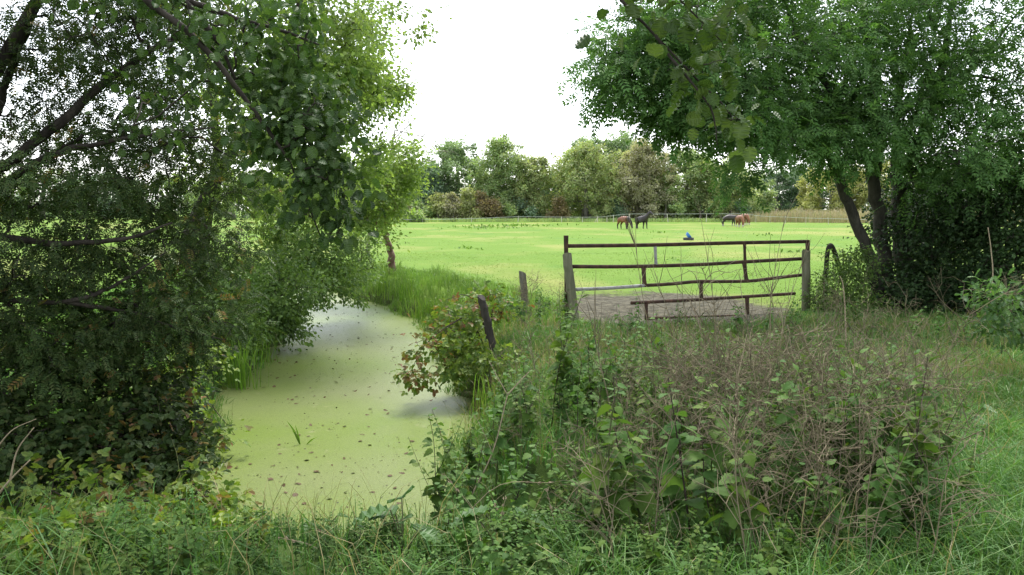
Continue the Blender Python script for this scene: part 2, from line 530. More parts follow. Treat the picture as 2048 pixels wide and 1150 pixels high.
def ground_material():
    m, n, l, b = new_mat("meadow_ground")
    geo = n.new("ShaderNodeNewGeometry")

    def noise(sc, det=4, ro=.55, vec=None):
        z = n.new("ShaderNodeTexNoise")
        z.inputs['Scale'].default_value = sc
        z.inputs['Detail'].default_value = det
        z.inputs['Roughness'].default_value = ro
        l.new(vec if vec is not None else geo.outputs['Position'], z.inputs['Vector'])
        return z

    def mix(fac, a, b_):
        x = n.new("ShaderNodeMix")
        x.data_type = 'RGBA'
        for s, v in ((6, a), (7, b_)):
            if isinstance(v, tuple):
                x.inputs[s].default_value = (*v, 1)
            else:
                l.new(v, x.inputs[s])
        if isinstance(fac, float):
            x.inputs[0].default_value = fac
        else:
            l.new(fac, x.inputs[0])
        return x.outputs[2]

    def rng_(src, a, b_, c=0., d=1.):
        x = n.new("ShaderNodeMapRange")
        x.interpolation_type = 'SMOOTHSTEP'
        for k, v in (('From Min', a), ('From Max', b_), ('To Min', c), ('To Max', d)):
            x.inputs[k].default_value = v
        l.new(src, x.inputs[0])
        return x.outputs[0]

    def math_(op, a, b_=None):
        x = n.new("ShaderNodeMath")
        x.operation = op
        for s, v in ((0, a), (1, b_)):
            if v is None:
                continue
            if isinstance(v, (int, float)):
                x.inputs[s].default_value = v
            else:
                l.new(v, x.inputs[s])
        return x.outputs[0]
    base = mix(noise(.35, 5).outputs[0], (.096, .180, .025), (.152, .244, .040))
    mp = n.new("ShaderNodeMapping")
    mp.inputs['Scale'].default_value = (1.15, .62, 1)
    l.new(geo.outputs['Position'], mp.inputs[0])
    big = noise(.11, 4, .6, mp.outputs[0])
    col = mix(rng_(big.outputs[0], .48, .64), base, (.22, .25, .07))
    col = mix(rng_(noise(.17, 4, .6, mp.outputs[0]).outputs[0], .56, .70, 0, .6), col, (.085, .18, .04))
    col = mix(rng_(noise(2.6, 6, .7).outputs[0], .55, .75, 0, .3), col, (.10, .165, .035))
    col = mix(rng_(noise(9., 4, .7).outputs[0], .58, .75, 0, .45), col, (.20, .23, .08))
    sep = n.new("ShaderNodeSeparateXYZ")
    l.new(geo.outputs['Position'], sep.inputs[0])
    # trodden earth behind the gate
    wob = noise(.9, 4, .6)
    dx = math_('DIVIDE', math_('SUBTRACT', sep.outputs[0], 3.05), 2.2)
    dy = math_('DIVIDE', math_('SUBTRACT', sep.outputs[1], 15.6), 2.9)
    r2 = math_('ADD', math_('POWER', math_('ABSOLUTE', dx), 2.4), math_('POWER', math_('ABSOLUTE', dy), 2.4))
    r2 = math_('ADD', r2, math_('MULTIPLY', math_('SUBTRACT', wob.outputs[0], .5), 1.6))
    r2 = math_('ADD', r2, math_('MULTIPLY', math_('SUBTRACT', noise(5.5, 5, .7).outputs[0], .5), 1.3))
    mud = rng_(r2, .6, 1.15, 1, 0)
    mudc = mix(rng_(noise(5, 8, .75).outputs[0], .35, .65), (.044, .041, .029), (.148, .136, .098))
    col = mix(mud, col, mudc)
    # soil on the steep bank sides and near thicket floor
    low = rng_(sep.outputs[2], -.55, -.25, 1, 0)
    soil = mix(noise(5, 5, .7).outputs[0], (.03, .04, .015), (.085, .10, .03))
    col = mix(low, col, soil)
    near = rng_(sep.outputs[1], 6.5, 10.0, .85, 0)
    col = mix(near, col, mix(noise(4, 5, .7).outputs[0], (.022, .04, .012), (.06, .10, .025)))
    l.new(col, b.inputs['Base Color'])
    b.inputs['Roughness'].default_value = .95
    b.inputs['Specular IOR Level'].default_value = .1
    bp = n.new("ShaderNodeBump")
    bp.inputs['Strength'].default_value = .8
    bp.inputs['Distance'].default_value = .06
    l.new(noise(7, 8, .75).outputs[0], bp.inputs['Height'])
    l.new(bp.outputs[0], b.inputs['Normal'])
    return m


def water_material():
    m, n, l, b = new_mat("duckweed_water")
    geo = n.new("ShaderNodeNewGeometry")

    def noise(sc, det, ro=.6):
        z = n.new("ShaderNodeTexNoise")
        z.inputs['Scale'].default_value = sc
        z.inputs['Detail'].default_value = det
        z.inputs['Roughness'].default_value = ro
        l.new(geo.outputs['Position'], z.inputs['Vector'])
        return z
    r = ramp(n, [(.3, (.104, .164, .008)), (.46, (.128, .170, .034)), (.66, (.152, .176, .066))])  # patches from saturated to greyer green paint in uneven sky reflection
    l.new(noise(.34, 7, .5).outputs[0], r.inputs[0])
    v = n.new("ShaderNodeTexVoronoi")
    v.inputs['Scale'].default_value = 130
    l.new(geo.outputs['Position'], v.inputs['Vector'])
    mx = n.new("ShaderNodeMix")
    mx.data_type = 'RGBA'
    mx.blend_type = 'MULTIPLY'
    mx.inputs[0].default_value = .75
    l.new(r.outputs[0], mx.inputs[6])
    rr = ramp(n, [(0, (.38, .40, .34)), (.35, (.95, .95, .9)), (1, (1.3, 1.3, 1.25))])
    l.new(v.outputs['Color'], rr.inputs[0])
    l.new(rr.outputs[0], mx.inputs[7])
    # thin streaks of scum
    st = ramp(n, [(.60, (0, 0, 0)), (.72, (1, 1, 1))])
    l.new(noise(3.2, 8, .75).outputs[0], st.inputs[0])
    m2 = n.new("ShaderNodeMix")
    m2.data_type = 'RGBA'
    l.new(st.outputs[0], m2.inputs[0])
    l.new(mx.outputs[2], m2.inputs[6])
    m2.inputs[7].default_value = (.22, .23, .11, 1)
    l.new(m2.outputs[2], b.inputs['Base Color'])
    b.inputs['Roughness'].default_value = .42
    b.inputs['Specular IOR Level'].default_value = .26
    bp = n.new("ShaderNodeBump")
    bp.inputs['Strength'].default_value = .35
    bp.inputs['Distance'].default_value = .004
    l.new(v.outputs['Distance'], bp.inputs['Height'])
    l.new(bp.outputs[0], b.inputs['Normal'])
    return m


# ------------------------------------------------------------------ the setting: ground and water
def build_ground():
    def axis(lo, hi, fine_lo, fine_hi, step, n_out):
        a = np.arange(fine_lo, fine_hi, step)
        left = fine_lo - np.geomspace(step, fine_lo - lo, n_out)[::-1]
        right = fine_hi + np.geomspace(step, hi - fine_hi, n_out)
        return np.concatenate([left, a, [fine_hi], right])
    xs = axis(-1500, 1500, -14, 9, .2, 30)
    ys = axis(-400, 2500, 0, 34, .2, 34)
    X, Y = np.meshgrid(xs, ys)
    Z = ground_z(X, Y)
    nx, ny = len(xs), len(ys)
    idx = np.arange(nx * ny).reshape(ny, nx)
    q = np.stack([idx[:-1, :-1], idx[:-1, 1:], idx[1:, 1:], idx[1:, :-1]], -1).reshape(-1, 4)
    mb = MB()
    mb.add(np.stack([X, Y, Z], -1), q)
    tag(mb.obj("ground", ground_material(), smooth_shade=True), kind="structure")
    yy = np.concatenate([np.arange(5.6, 30, .4), np.arange(30, 120, 3.)])
    L, R = np.interp(yy, EY, XL) - .7, np.interp(yy, EY, XR) + .7
    mb = MB()
    n = len(yy)
    v = np.concatenate([np.stack([L, yy, 0 * yy + WATER_Z], 1), np.stack([R, yy, 0 * yy + WATER_Z], 1)])
    i = np.arange(n - 1)
    mb.add(v, np.stack([i, i + n, i + n + 1, i + 1], 1))
    tag(mb.obj("water", water_material()), kind="structure")


build_ground()


# ------------------------------------------------------------------ trees
def lobe(px, py, D, rx, ry, rd, n):
    return (P(px, py, D), np.array([rx / F * D, rd, ry / F * D]), n)


def make_tree(name, label, cat, base, stems, lobes, leaf_kind, leaf_mat_, per, L, W, cr, bark, seed,
              group=None, twig=.004, trunk_k=9, droop=.45, flat=.7, rough=.28, stem_min=0.35, mats2=None, crown_name="crown", gap=0.0, nrand=.45, sides=5, up=0.0):
    """stems: list of (points, radii). lobes: list of (centre, radii, clumps)."""
    rng = np.random.default_rng(seed)
    base = np.asarray(base, float)
    root = empty(name, base, label, cat, group)
    nodes, parent, rad0 = [], [], []
    tmb = MB()
    for pts, rr in stems:
        n = max(8, int(4 * len(pts)))
        c = curve_pts(pts, n)
        r = np.interp(np.linspace(0, 1, n), np.linspace(0, 1, len(rr)), rr)
        c[1:-1] += rng.normal(0, 1, (n - 2, 3)) * r[1:-1, None] * .22
        r = r * (1 + rng.normal(0, .05, n))
        tubes(tmb, c, r, trunk_k)
        for i in range(n):
            nodes.append(c[i])
            parent.append(-1)
            rad0.append(r[i])
    n_stem = len(nodes)
    # clump targets
    T, C = [], []
    for cen, rd, n in lobes:
        ph = rng.uniform(0, 6.28, (3, 3))
        k = 0
        while k < n:
            m = n - k
            d = nrm(rng.normal(0, 1, (m, 3)))
            r = rng.uniform(.18, 1, m) ** .45
            und = 1 + rough * (np.sin(d[:, 0] * 5 + ph[0, 0]) * np.sin(d[:, 2] * 4.3 + ph[0, 1]) + .6 * np.sin(d[:, 1] * 7 + d[:, 2] * 6 + ph[1, 0]))
            p = cen + d * (r * und)[:, None] * rd
            if gap > 0:
                g = np.sin(p[:, 0] * 4.1 / max(rd[0], .3) + ph[2, 0]) + np.sin(p[:, 2] * 4.7 / max(rd[2], .3) + ph[2, 1]) + np.sin(p[:, 1] * 3.9 / max(rd[1], .3) + ph[2, 2])
                keep = g > -3 + 3 * gap
                p = p[keep | (rng.random(m) < .15)]
            p = p[p[:, 2] > ground_z(p[:, 0], p[:, 1]) + .05]
            T.append(p)
            C.append(np.broadcast_to(cen, p.shape))
            k += max(1, len(p)) if len(p) else m
    T, C = np.concatenate(T), np.concatenate(C)
    N0 = np.array(nodes)
    d0 = np.min(np.linalg.norm(T[:, None] - N0[None], axis=2), 1)
    order = np.argsort(d0)
    T, C = T[order], C[order]
    cap = n_stem + len(T) * 3
    arr = np.zeros((cap, 3))
    arr[:n_stem] = N0
    par = np.full(cap, -1)
    cnt = n_stem
    bidx = []
    sm = int(n_stem * stem_min) if len(stems) == 1 else 0
    ok = np.ones(cap, bool)
    if sm:
        ok[:sm] = False
    for t in T:
        cand = arr[:cnt]
        dv = t - cand
        dist = np.linalg.norm(dv, axis=1) + .5 * np.maximum(0, -dv[:, 2]) + np.where(ok[:cnt], 0, 50)
        j = int(np.argmin(dist))
        a = arr[j]
        s = t - a
        ln = np.linalg.norm(s)
        p1 = a + s * .36 + rng.normal(0, .07, 3) * ln + np.array([0, 0, .08 * ln])
        p2 = a + s * .70 + rng.normal(0, .06, 3) * ln + np.array([0, 0, .06 * ln])
        arr[cnt], arr[cnt + 1], arr[cnt + 2] = p1, p2, t
        par[cnt], par[cnt + 1], par[cnt + 2] = j, cnt, cnt + 1
        bidx.append((j, cnt, cnt + 1, cnt + 2))
        cnt += 3
    w = np.zeros(cnt)
    for q in bidx:
        w[q[3]] += 1
    for i in range(cnt - 1, n_stem - 1, -1):
        if par[i] >= 0:
            w[par[i]] += w[i]
    rr = twig * np.maximum(w, .6) ** .5
    lim = np.full(cnt, 1e9)
    lim[:n_stem] = np.array(rad0) * .8
    for i in range(n_stem, cnt):
        lim[i] = lim[par[i]]
    rr = np.minimum(rr, lim)
    if bidx:
        b = np.array(bidx)
        R = rr[b]
        R[:, 0] = np.minimum(R[:, 0], R[:, 1] * 1.15)
        tubes(tmb, arr[b], R, sides)
    tmb.obj("trunk", bark, root, origin=base, smooth_shade=True)
    # leaves
    lm = MB()
    n_all = len(T) * per
    c = np.repeat(T, per, 0)
    cc = np.repeat(C, per, 0)
    # clump of leaves, flattened, hanging at the twig end
    off = np.clip(rng.normal(0, .5, (n_all, 3)), -1.05, 1.05) * cr * np.array([1, 1, flat])
    csz = np.repeat(rng.uniform(.55, 1.25, len(T)), per)
    o = c + off * csz[:, None]
    out = nrm(o - cc)
    d = nrm(out * .5 + nrm(off) * .7 + rng.normal(0, .55, (n_all, 3)) + np.array([0, 0, -droop]))
    nn = nrm(np.array([0, 0, 1.]) * (.9 + up) + out * .5 + rng.normal(0, nrand, (n_all, 3)))
    LL = L * rng.uniform(.65, 1.2, n_all)
    if mats2 is not None:
        m2, frac = mats2
        sel = rng.random(n_all) < np.repeat(np.clip(frac(T, rng), 0, 1), per)
        leaves(lm, leaf_kind, o[~sel], d[~sel], nn[~sel], LL[~sel], W)
        lm.obj(crown_name, leaf_mat_, root, origin=base)
        l2 = MB()
        leaves(l2, leaf_kind, o[sel], d[sel], nn[sel], LL[sel], W)
        if l2.n:
            ob = l2.obj(crown_name, m2, root, origin=base)
            ob["label"] = "red and yellow autumn leaves"
    else:
        leaves(lm, leaf_kind, o, d, nn, LL, W)
        lm.obj(crown_name, leaf_mat_, root, origin=base)
    return root


def gnd(x, y, dz=0):
    return np.array([x, y, float(ground_z(np.array(x), np.array(y))) + dz])


# far trees beyond the paddock ------------------------------------------------
def far_tree(kind, px, top, w, D, seed, label, name="broadleaf_tree", cat="tree", low=.07, blobs=None, per=54, group="trees beyond the paddock"):
    rng = np.random.default_rng(seed)
    x = (px - 1024) / F * D
    H = (420 - top) / F * D + CAM_Z
    R = w * .5 * 1.55 / F * D
    lob = []
    n = blobs or max(6, int(7 + H * .75))
    for i in range(n):
        u = (i + .5) / n
        z = H * (low + (.97 - low) * u)
        if kind == "cone":
            prof = 1 - u * .85
        elif kind == "birch":
            prof = .62 + .38 * math.sin(math.pi * min(1, u + .15)) if u < .75 else 1.0 - (u - .75) * 2.6
        else:
            prof = (1 - (max(0, u - .35) / .65) ** 2.6 * .78) * (.80 + .2 * min(1, u / .3))
        rad = R * max(.22, prof)
        a = i * 2.4 + rng.uniform(-.5, .5)
        br = max(R * .26, rad * rng.uniform(.40, .58))
        br = min(br, H * .20)
        off = max(0, rad * rng.uniform(.85, 1.08) - br)
        zz = min(z, H - br * .85)
        zz = max(zz, br * .75)
        lob.append((np.array([x + math.cos(a) * off, D + math.sin(a) * off, zz]), np.array([br * 1.15, br * 1.1, br * .9]), max(7, int(9 + 3.6 * br * br))))
    b = np.array([x, D, 0.])
    tw = R * .05 + .06
    stem = [([b, b + [rng.normal(0, .2), 0, H * .35], b + [rng.normal(0, .5), 0, H * .7], b + [rng.normal(0, .4), 0, H * .93]], [tw, tw * .75, tw * .4, tw * .12])]
    mk = {"cone": "light"}.get(kind, kind)
    make_tree(name, label, cat, b, stem, lob, "diamond", FAR[mk], per, .36, .78, .75, M_farbark, seed, group=group,
              twig=.02, trunk_k=6, droop=.35, flat=.8, sides=3, rough=.22)


FT = [
    ("dark", 862, 332, 66, 143, "dark leafy tree at the edge of the far wood beside the birch twigs"),
    ("oak", 912, 282, 112, 148, "round topped grey green oak left of the gap in the far wood"),
    ("green", 1000, 276, 92, 142, "tall green tree with a ragged tip left of the slim birch"),
    ("birch", 1064, 314, 62, 140, "slim pale birch with a broken crown beside the sky gap"),
    ("dark", 1108, 346, 64, 158, "low bluish tree filling the dip between the birches"),
    ("birch", 1172, 290, 112, 139, "broad yellow green birch with foliage down to the fence"),
    ("oak", 1178, 274, 90, 160, "dark oak top showing behind the broad birch"),
    ("oak", 1248, 266, 104, 158, "tall oak crown behind the brown birch"),
    ("brown", 1282, 282, 100, 140, "brownish thinning birch behind the black horse"),
    ("green", 1372, 300, 116, 142, "green bushy tree right of the brown birch"),
    ("birch", 1440, 318, 96, 138, "yellow green tree behind the grazing horses"),
    ("green", 1490, 342, 80, 144, "low green tree at the right end of the near wood"),
    ("dark", 1548, 336, 96, 178, "dark bluish tree behind the tall dry grass"),
    ("dark", 1604, 330, 84, 180, "second dark bluish tree behind the tall dry grass"),
    ("yellow", 1660, 334, 96, 165, "yellow green tree seen left of the leaning ash trunk"),
    ("yellow", 1742, 320, 90, 160, "golden tree glimpsed between the ash trunks"),
    ("oak", 1840, 330, 110, 170, "far tree glimpsed through the dark hedge"),
    ("oak", 1960, 320, 130, 170, "far tree behind the right hand hedge"),
    ("oak", 815, 322, 84, 150, "far tree just right of the alder with the crooked trunk"),
    ("dark", 750, 330, 90, 150, "far tree hidden behind the crooked alder crown"),
    ("oak", 600, 340, 120, 160, "far tree behind the bank alders"),
    ("green", 470, 345, 110, 160, "far green tree glimpsed through the bank alders"),
    ("oak", 340, 350, 130, 165, "far oak seen through the dark rowan twigs"),
    ("dark", 215, 345, 120, 165, "far dark tree seen through the dark rowan twigs"),
    ("oak", 90, 340, 130, 165, "far oak behind the lowest rowan boughs"),
    ("green", -30, 345, 120, 165, "far green tree at the edge of the left meadow"),
]
for i, (k, px, top, w, D, lab) in enumerate(FT):
    far_tree(k, px, top, w, D, 100 + i, lab, name="birch_tree" if "birch" in lab and k in ("birch", "brown") else "broadleaf_tree")
FS = [
    ("light", 880, 392, 40, 136, "green sapling behind the left fence run"),
    ("brown", 908, 390, 32, 135, "brownish sapling left of the bright green one"),
    ("cone", 937, 377, 36, 134, "bright green pointed sapling by the fence"),
    ("rust", 966, 388, 36, 135, "rust coloured sapling right of the bright green one"),
    ("rust", 990, 402, 26, 134, "small reddish bush against the dark trees"),
    ("green", 1015, 398, 50, 136, "dense green bush under the ragged tall tree"),
    ("dark", 1050, 402, 52, 137, "dark green bush under the slim birch"),
    ("rust", 1118, 396, 28, 134, "pale brown dead bush left of the broad birch"),
    ("green", 850, 405, 40, 137, "low green bush at the fence end"),
    ("brown", 826, 408, 44, 139, "brownish bush beside the crooked alder"),
    ("dark", 1232, 404, 34, 136, "dark bush behind the bay horse"),
    ("green", 1330, 392, 70, 137, "green bush behind the black horse"),
    ("green", 1400, 386, 70, 137, "green bush behind the middle fence posts"),
    ("dark", 1462, 398, 60, 137, "dark bush behind the dark grazing horse"),
    ("green", 832, 424, 26, 127, "little round bush in the meadow at the tape fence"),
]
for i, (k, px, top, w, D, lab) in enumerate(FS):
    far_tree(k, px, top, w, D, 200 + i, lab, name="sapling_bush", cat="bush", low=.10, blobs=5, per=40, group="bushes along the far fence")

def far_wood():
    rng = np.random.default_rng(300)
    mb = MB()
    x = np.arange(-130, 150, 2.2)
    for xx in x:
        H = 6.5 + 1.8 * hnoise(np.array(xx * .25), np.array(0.), 5) + rng.uniform(-.6, .6)
        if 48 < xx < 110:
            H *= .8
        D = 186 + rng.uniform(-4, 4)
        n = 260
        u = rng.random(n)
        o = np.stack([xx + rng.normal(0, 1.5, n), D + rng.normal(0, 1.6, n), u * H], 1)
        leaves(mb, "diamond", o, rng.normal(0, 1, (n, 3)) + [0, -.3, -.3], rng.normal(0, .6, (n, 3)) + [0, -.4, .8], rng.uniform(.4, .75, n), .8)
    tag(mb.obj("far_wood", FAR["dark"]), "dark mass of woodland far behind the paddock trees", "wood", kind="stuff")


far_wood()

# bare twig tree behind the crooked alder
def bare_tree():
    D = 34
    base = P(735, 478, D)
    base[2] = 0
    rng = np.random.default_rng(5)
    root = empty("bare_tree", base, "leafless grey tree with fine twigs rising behind the crooked alder", "tree")
    mb = MB()
    main = curve_pts([base, P(745, 400, D), P(775, 330, D), P(790, 260, D)], 12)
    tubes(mb, main, np.linspace(.09, .03, 12), 6)
    tips = [(850, 150), (884, 178), (890, 215), (880, 250), (872, 290), (845, 200), (822, 190), (866, 235), (890, 270), (842, 262), (880, 318), (812, 230), (900, 300)]
    for i, (tx, ty) in enumerate(tips):
        s = main[rng.integers(6, 12)]
        e = P(tx, ty, D + rng.uniform(-1.5, 1.5))
        c = curve_pts([s, s * .5 + e * .5 + rng.normal(0, .12, 3) + [0, 0, -.1], e], 9)
        tubes(mb, c, np.linspace(.022, .005, 9), 4)
        for j in range(2, 9):
            for q in range(2):
                d = nrm((e - s) / np.linalg.norm(e - s) + rng.normal(0, .5, 3)) * rng.uniform(.25, .7)
                c2 = curve_pts([c[j], c[j] + d * .5 + rng.normal(0, .03, 3), c[j] + d], 4)
                tubes(mb, c2, np.linspace(.008, .004, 4), 3)
    mb.obj("trunk", M_twig, root, origin=base)


bare_tree()

# alders along the left bank ---------------------------------------------------
def S(*pts):
    return [P(*p) for p in pts]


b = gnd(-6.3, 15.5)
make_tree("alder_tree", "tall bright green alder on the left bank leaning over the water", "tree", b,
          [([b, b + [.15, 0, 1.6], P(470, 300, 15.4), P(560, 120, 15.3), P(620, -60, 15.3)], [.17, .14, .11, .08, .03]),
           ([b + [.1, .1, .4], P(430, 330, 15.8), P(420, 150, 16), P(400, -40, 16)], [.12, .09, .07, .03])],
          [lobe(470, 120, 15.6, 150, 130, 1.7, 60), lobe(610, 30, 15.2, 130, 100, 1.6, 55), lobe(690, 60, 15, 80, 90, 1.1, 34), lobe(640, 170, 15, 120, 70, 1.3, 46),
           lobe(560, 240, 14.6, 130, 80, 1.3, 46), lobe(450, 330, 15, 110, 90, 1.2, 36), lobe(600, 350, 15, 110, 70, 1.2, 38), lobe(720, 120, 15.2, 50, 50, .7, 14),
           lobe(400, 10, 16, 130, 90, 1.5, 34), lobe(560, -120, 15.5, 200, 90, 2, 50)],
          "oval", M_alder, 52, .085, .85, .40, M_bark, 11, twig=.0045, gap=.12)
b = gnd(-5.6, 19.2)
make_tree("alder_tree", "second alder on the left bank with a rounded bough jutting into the sky", "tree", b,
          [([b, b + [.1, 0, 1.5], P(600, 250, 19), P(680, 120, 19), P(720, 20, 19)], [.15, .12, .1, .07, .03])],
          [lobe(755, 165, 18.6, 68, 42, 1.0, 30), lobe(690, 210, 18.8, 90, 60, 1.2, 38), lobe(700, 300, 18.6, 80, 60, 1.1, 34), lobe(640, 380, 18.6, 110, 70, 1.2, 44),
           lobe(735, 75, 19, 45, 60, .9, 22), lobe(560, 430, 18, 100, 70, 1.1, 36), lobe(790, 175, 18.6, 25, 20, .5, 8), lobe(790, 20, 17, 30, 14, .3, 2), lobe(835, 68, 17, 22, 9, .3, 2), lobe(845, 20, 17, 16, 8, .3, 1)],
          "oval", M_alder, 60, .09, .85, .42, M_bark, 12, twig=.0045, gap=.08)
b = P(781, 556, 23.6)
b[2] = float(ground_z(b[0], b[1])) - .05
make_tree("alder_tree", "alder with a crooked reddish trunk standing clear on the right bank", "tree", b,
          [([b, P(783, 530, 23.6), P(779, 500, 23.6), P(770, 470, 23.6), P(768, 430, 23.6), P(760, 370, 23.4), P(740, 300, 23.2)], [.115, .11, .10, .09, .08, .06, .025])],
          [lobe(770, 330, 22.6, 60, 50, 1.2, 30), lobe(700, 390, 22.4, 80, 70, 1.3, 40), lobe(775, 390, 22.6, 45, 40, .9, 22), lobe(730, 440, 22.4, 62, 40, 1.0, 28), lobe(815, 310, 22.6, 25, 45, .7, 12), lobe(810, 372, 23, 22, 30, .6, 10)],
          "oval", M_alder, 60, .095, .85, .45, M_bark3, 13, twig=.005, gap=.08, stem_min=.55)
# shrubs on the left bank overhanging the water
for (cx, cy, lbl, lobes_, sd_) in (
    (-6.0, 18.4, "large leafy bank shrub with low boughs touching the duckweed", [lobe(650, 520, 17.6, 90, 62, 1.1, 44), lobe(690, 560, 18.4, 58, 42, .8, 24), lobe(590, 500, 17.2, 80, 60, 1.0, 34), lobe(640, 585, 17.4, 62, 34, .7, 20), lobe(720, 520, 19.5, 40, 50, .8, 18)], 21),
    (-5.5, 15.2, "tangled bank shrub in the middle of the left bank", [lobe(570, 590, 14.8, 75, 62, .9, 36), lobe(510, 560, 14.6, 80, 60, .9, 32), lobe(560, 650, 14.7, 55, 38, .6, 22)], 22),
    (-5.0, 12.2, "loose low shrub behind the reed clump on the left bank", [lobe(440, 620, 12.4, 80, 62, .8, 32), lobe(400, 560, 12.8, 90, 60, .9, 28), lobe(480, 680, 12.6, 50, 36, .5, 14)], 23)):
    b = gnd(cx, cy)
    top = lobes_[0][0]
    make_tree("bank_shrub", lbl, "shrub", b,
              [([b, b * .5 + top * .5 + [-.2, 0, .1], top], [.05, .035, .012]), ([b + [.15, .1, 0], lobes_[1][0] * .5 + b * .5, lobes_[1][0]], [.04, .03, .01])],
              lobes_, "oval", M_bank if sd_ != 21 else M_alder_far, 62, .075, .8, .34, M_bark, sd_, twig=.003, gap=.1)

# near dark rowan ---------------------------------------------------------------
b = gnd(-5.0, 5.4)
t0 = b + [.0, 0, .0]
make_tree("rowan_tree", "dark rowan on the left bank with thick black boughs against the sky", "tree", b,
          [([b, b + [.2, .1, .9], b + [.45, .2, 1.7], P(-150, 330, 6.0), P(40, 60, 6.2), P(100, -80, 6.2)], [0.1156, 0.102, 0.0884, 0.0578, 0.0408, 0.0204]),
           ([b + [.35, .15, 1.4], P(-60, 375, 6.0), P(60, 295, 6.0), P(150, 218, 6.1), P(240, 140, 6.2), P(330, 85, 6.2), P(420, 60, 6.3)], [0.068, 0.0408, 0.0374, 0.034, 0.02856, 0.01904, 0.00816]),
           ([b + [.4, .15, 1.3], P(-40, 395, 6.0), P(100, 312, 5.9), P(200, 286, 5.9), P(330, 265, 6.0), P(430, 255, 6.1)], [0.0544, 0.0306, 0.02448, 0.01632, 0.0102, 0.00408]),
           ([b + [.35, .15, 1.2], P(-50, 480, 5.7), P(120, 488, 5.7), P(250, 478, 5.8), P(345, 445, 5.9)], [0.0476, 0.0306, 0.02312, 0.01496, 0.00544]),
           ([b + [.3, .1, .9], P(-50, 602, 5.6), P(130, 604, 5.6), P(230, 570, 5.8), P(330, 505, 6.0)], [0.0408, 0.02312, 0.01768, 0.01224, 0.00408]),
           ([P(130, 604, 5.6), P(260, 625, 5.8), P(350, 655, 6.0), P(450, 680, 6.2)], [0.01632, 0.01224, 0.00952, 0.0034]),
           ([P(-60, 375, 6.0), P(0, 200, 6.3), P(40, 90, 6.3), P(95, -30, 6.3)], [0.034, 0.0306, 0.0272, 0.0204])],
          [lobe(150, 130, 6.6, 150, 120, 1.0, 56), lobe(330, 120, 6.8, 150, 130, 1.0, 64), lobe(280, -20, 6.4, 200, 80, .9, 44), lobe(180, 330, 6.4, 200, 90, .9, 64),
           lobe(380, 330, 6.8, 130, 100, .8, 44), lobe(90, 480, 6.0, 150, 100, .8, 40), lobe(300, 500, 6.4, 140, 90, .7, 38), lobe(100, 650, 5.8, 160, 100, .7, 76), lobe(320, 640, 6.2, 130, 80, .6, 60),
           lobe(440, 480, 7.2, 70, 90, .6, 24), lobe(180, -190, 6.2, 330, 90, 1.3, 70), lobe(-300, 120, 5.6, 200, 260, 1.3, 70), lobe(-250, 560, 5.4, 220, 240, 1.2, 70), lobe(60, 50, 6.6, 100, 90, .9, 14)],  # lobes outside the frame added to shade the boughs
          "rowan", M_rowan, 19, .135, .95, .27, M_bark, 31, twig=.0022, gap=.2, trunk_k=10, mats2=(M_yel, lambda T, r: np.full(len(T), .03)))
# alder limb with round leaves hanging across the upper left
b = gnd(-4.1, 3.1)
make_tree("hazel_tree", "near hazel whose dark limb with round leaves hangs across the top", "tree", b,
          [([b, b + [.1, .1, 1.5], b + [.3, .2, 2.5], P(180, -110, 4.0), P(290, 0, 4.0), P(385, 70, 4.0), P(470, 170, 4.05), P(525, 245, 4.1), P(585, 335, 4.15), P(640, 470, 4.2)], [.12, .11, .08, .028, .017, .015, .0125, .010, .0065, .003]),
           ([P(180, -110, 4.0), P(350, -10, 4.2), P(415, 55, 4.2), P(440, 90, 4.2), P(480, 180, 4.2)], [.03, .02, .016, .012, .006]),
           ([P(350, -10, 4.2), P(450, 30, 4.3), P(560, 60, 4.4), P(640, 90, 4.5)], [.018, .014, .009, .004])],
          [lobe(560, 60, 4.4, 85, 62, .35, 22), lobe(480, 130, 4.3, 80, 70, .35, 18), lobe(600, 180, 4.3, 72, 70, .32, 22), lobe(640, 270, 4.3, 58, 80, .3, 24), lobe(560, 260, 4.25, 70, 60, .3, 16), lobe(670, 360, 4.3, 34, 62, .22, 13), lobe(620, 380, 4.2, 45, 70, .22, 12),
           lobe(400, 60, 4.2, 90, 70, .35, 16), lobe(690, 440, 4.3, 18, 30, .12, 4), lobe(330, 200, 4.6, 80, 60, .3, 8), lobe(250, -60, 4.2, 150, 60, .4, 18)],
          "round", M_round, 12, .054, .84, .18, M_bark, 32, nrand=.8, twig=.0018, droop=.9, flat=1.1, trunk_k=8, stem_min=0)
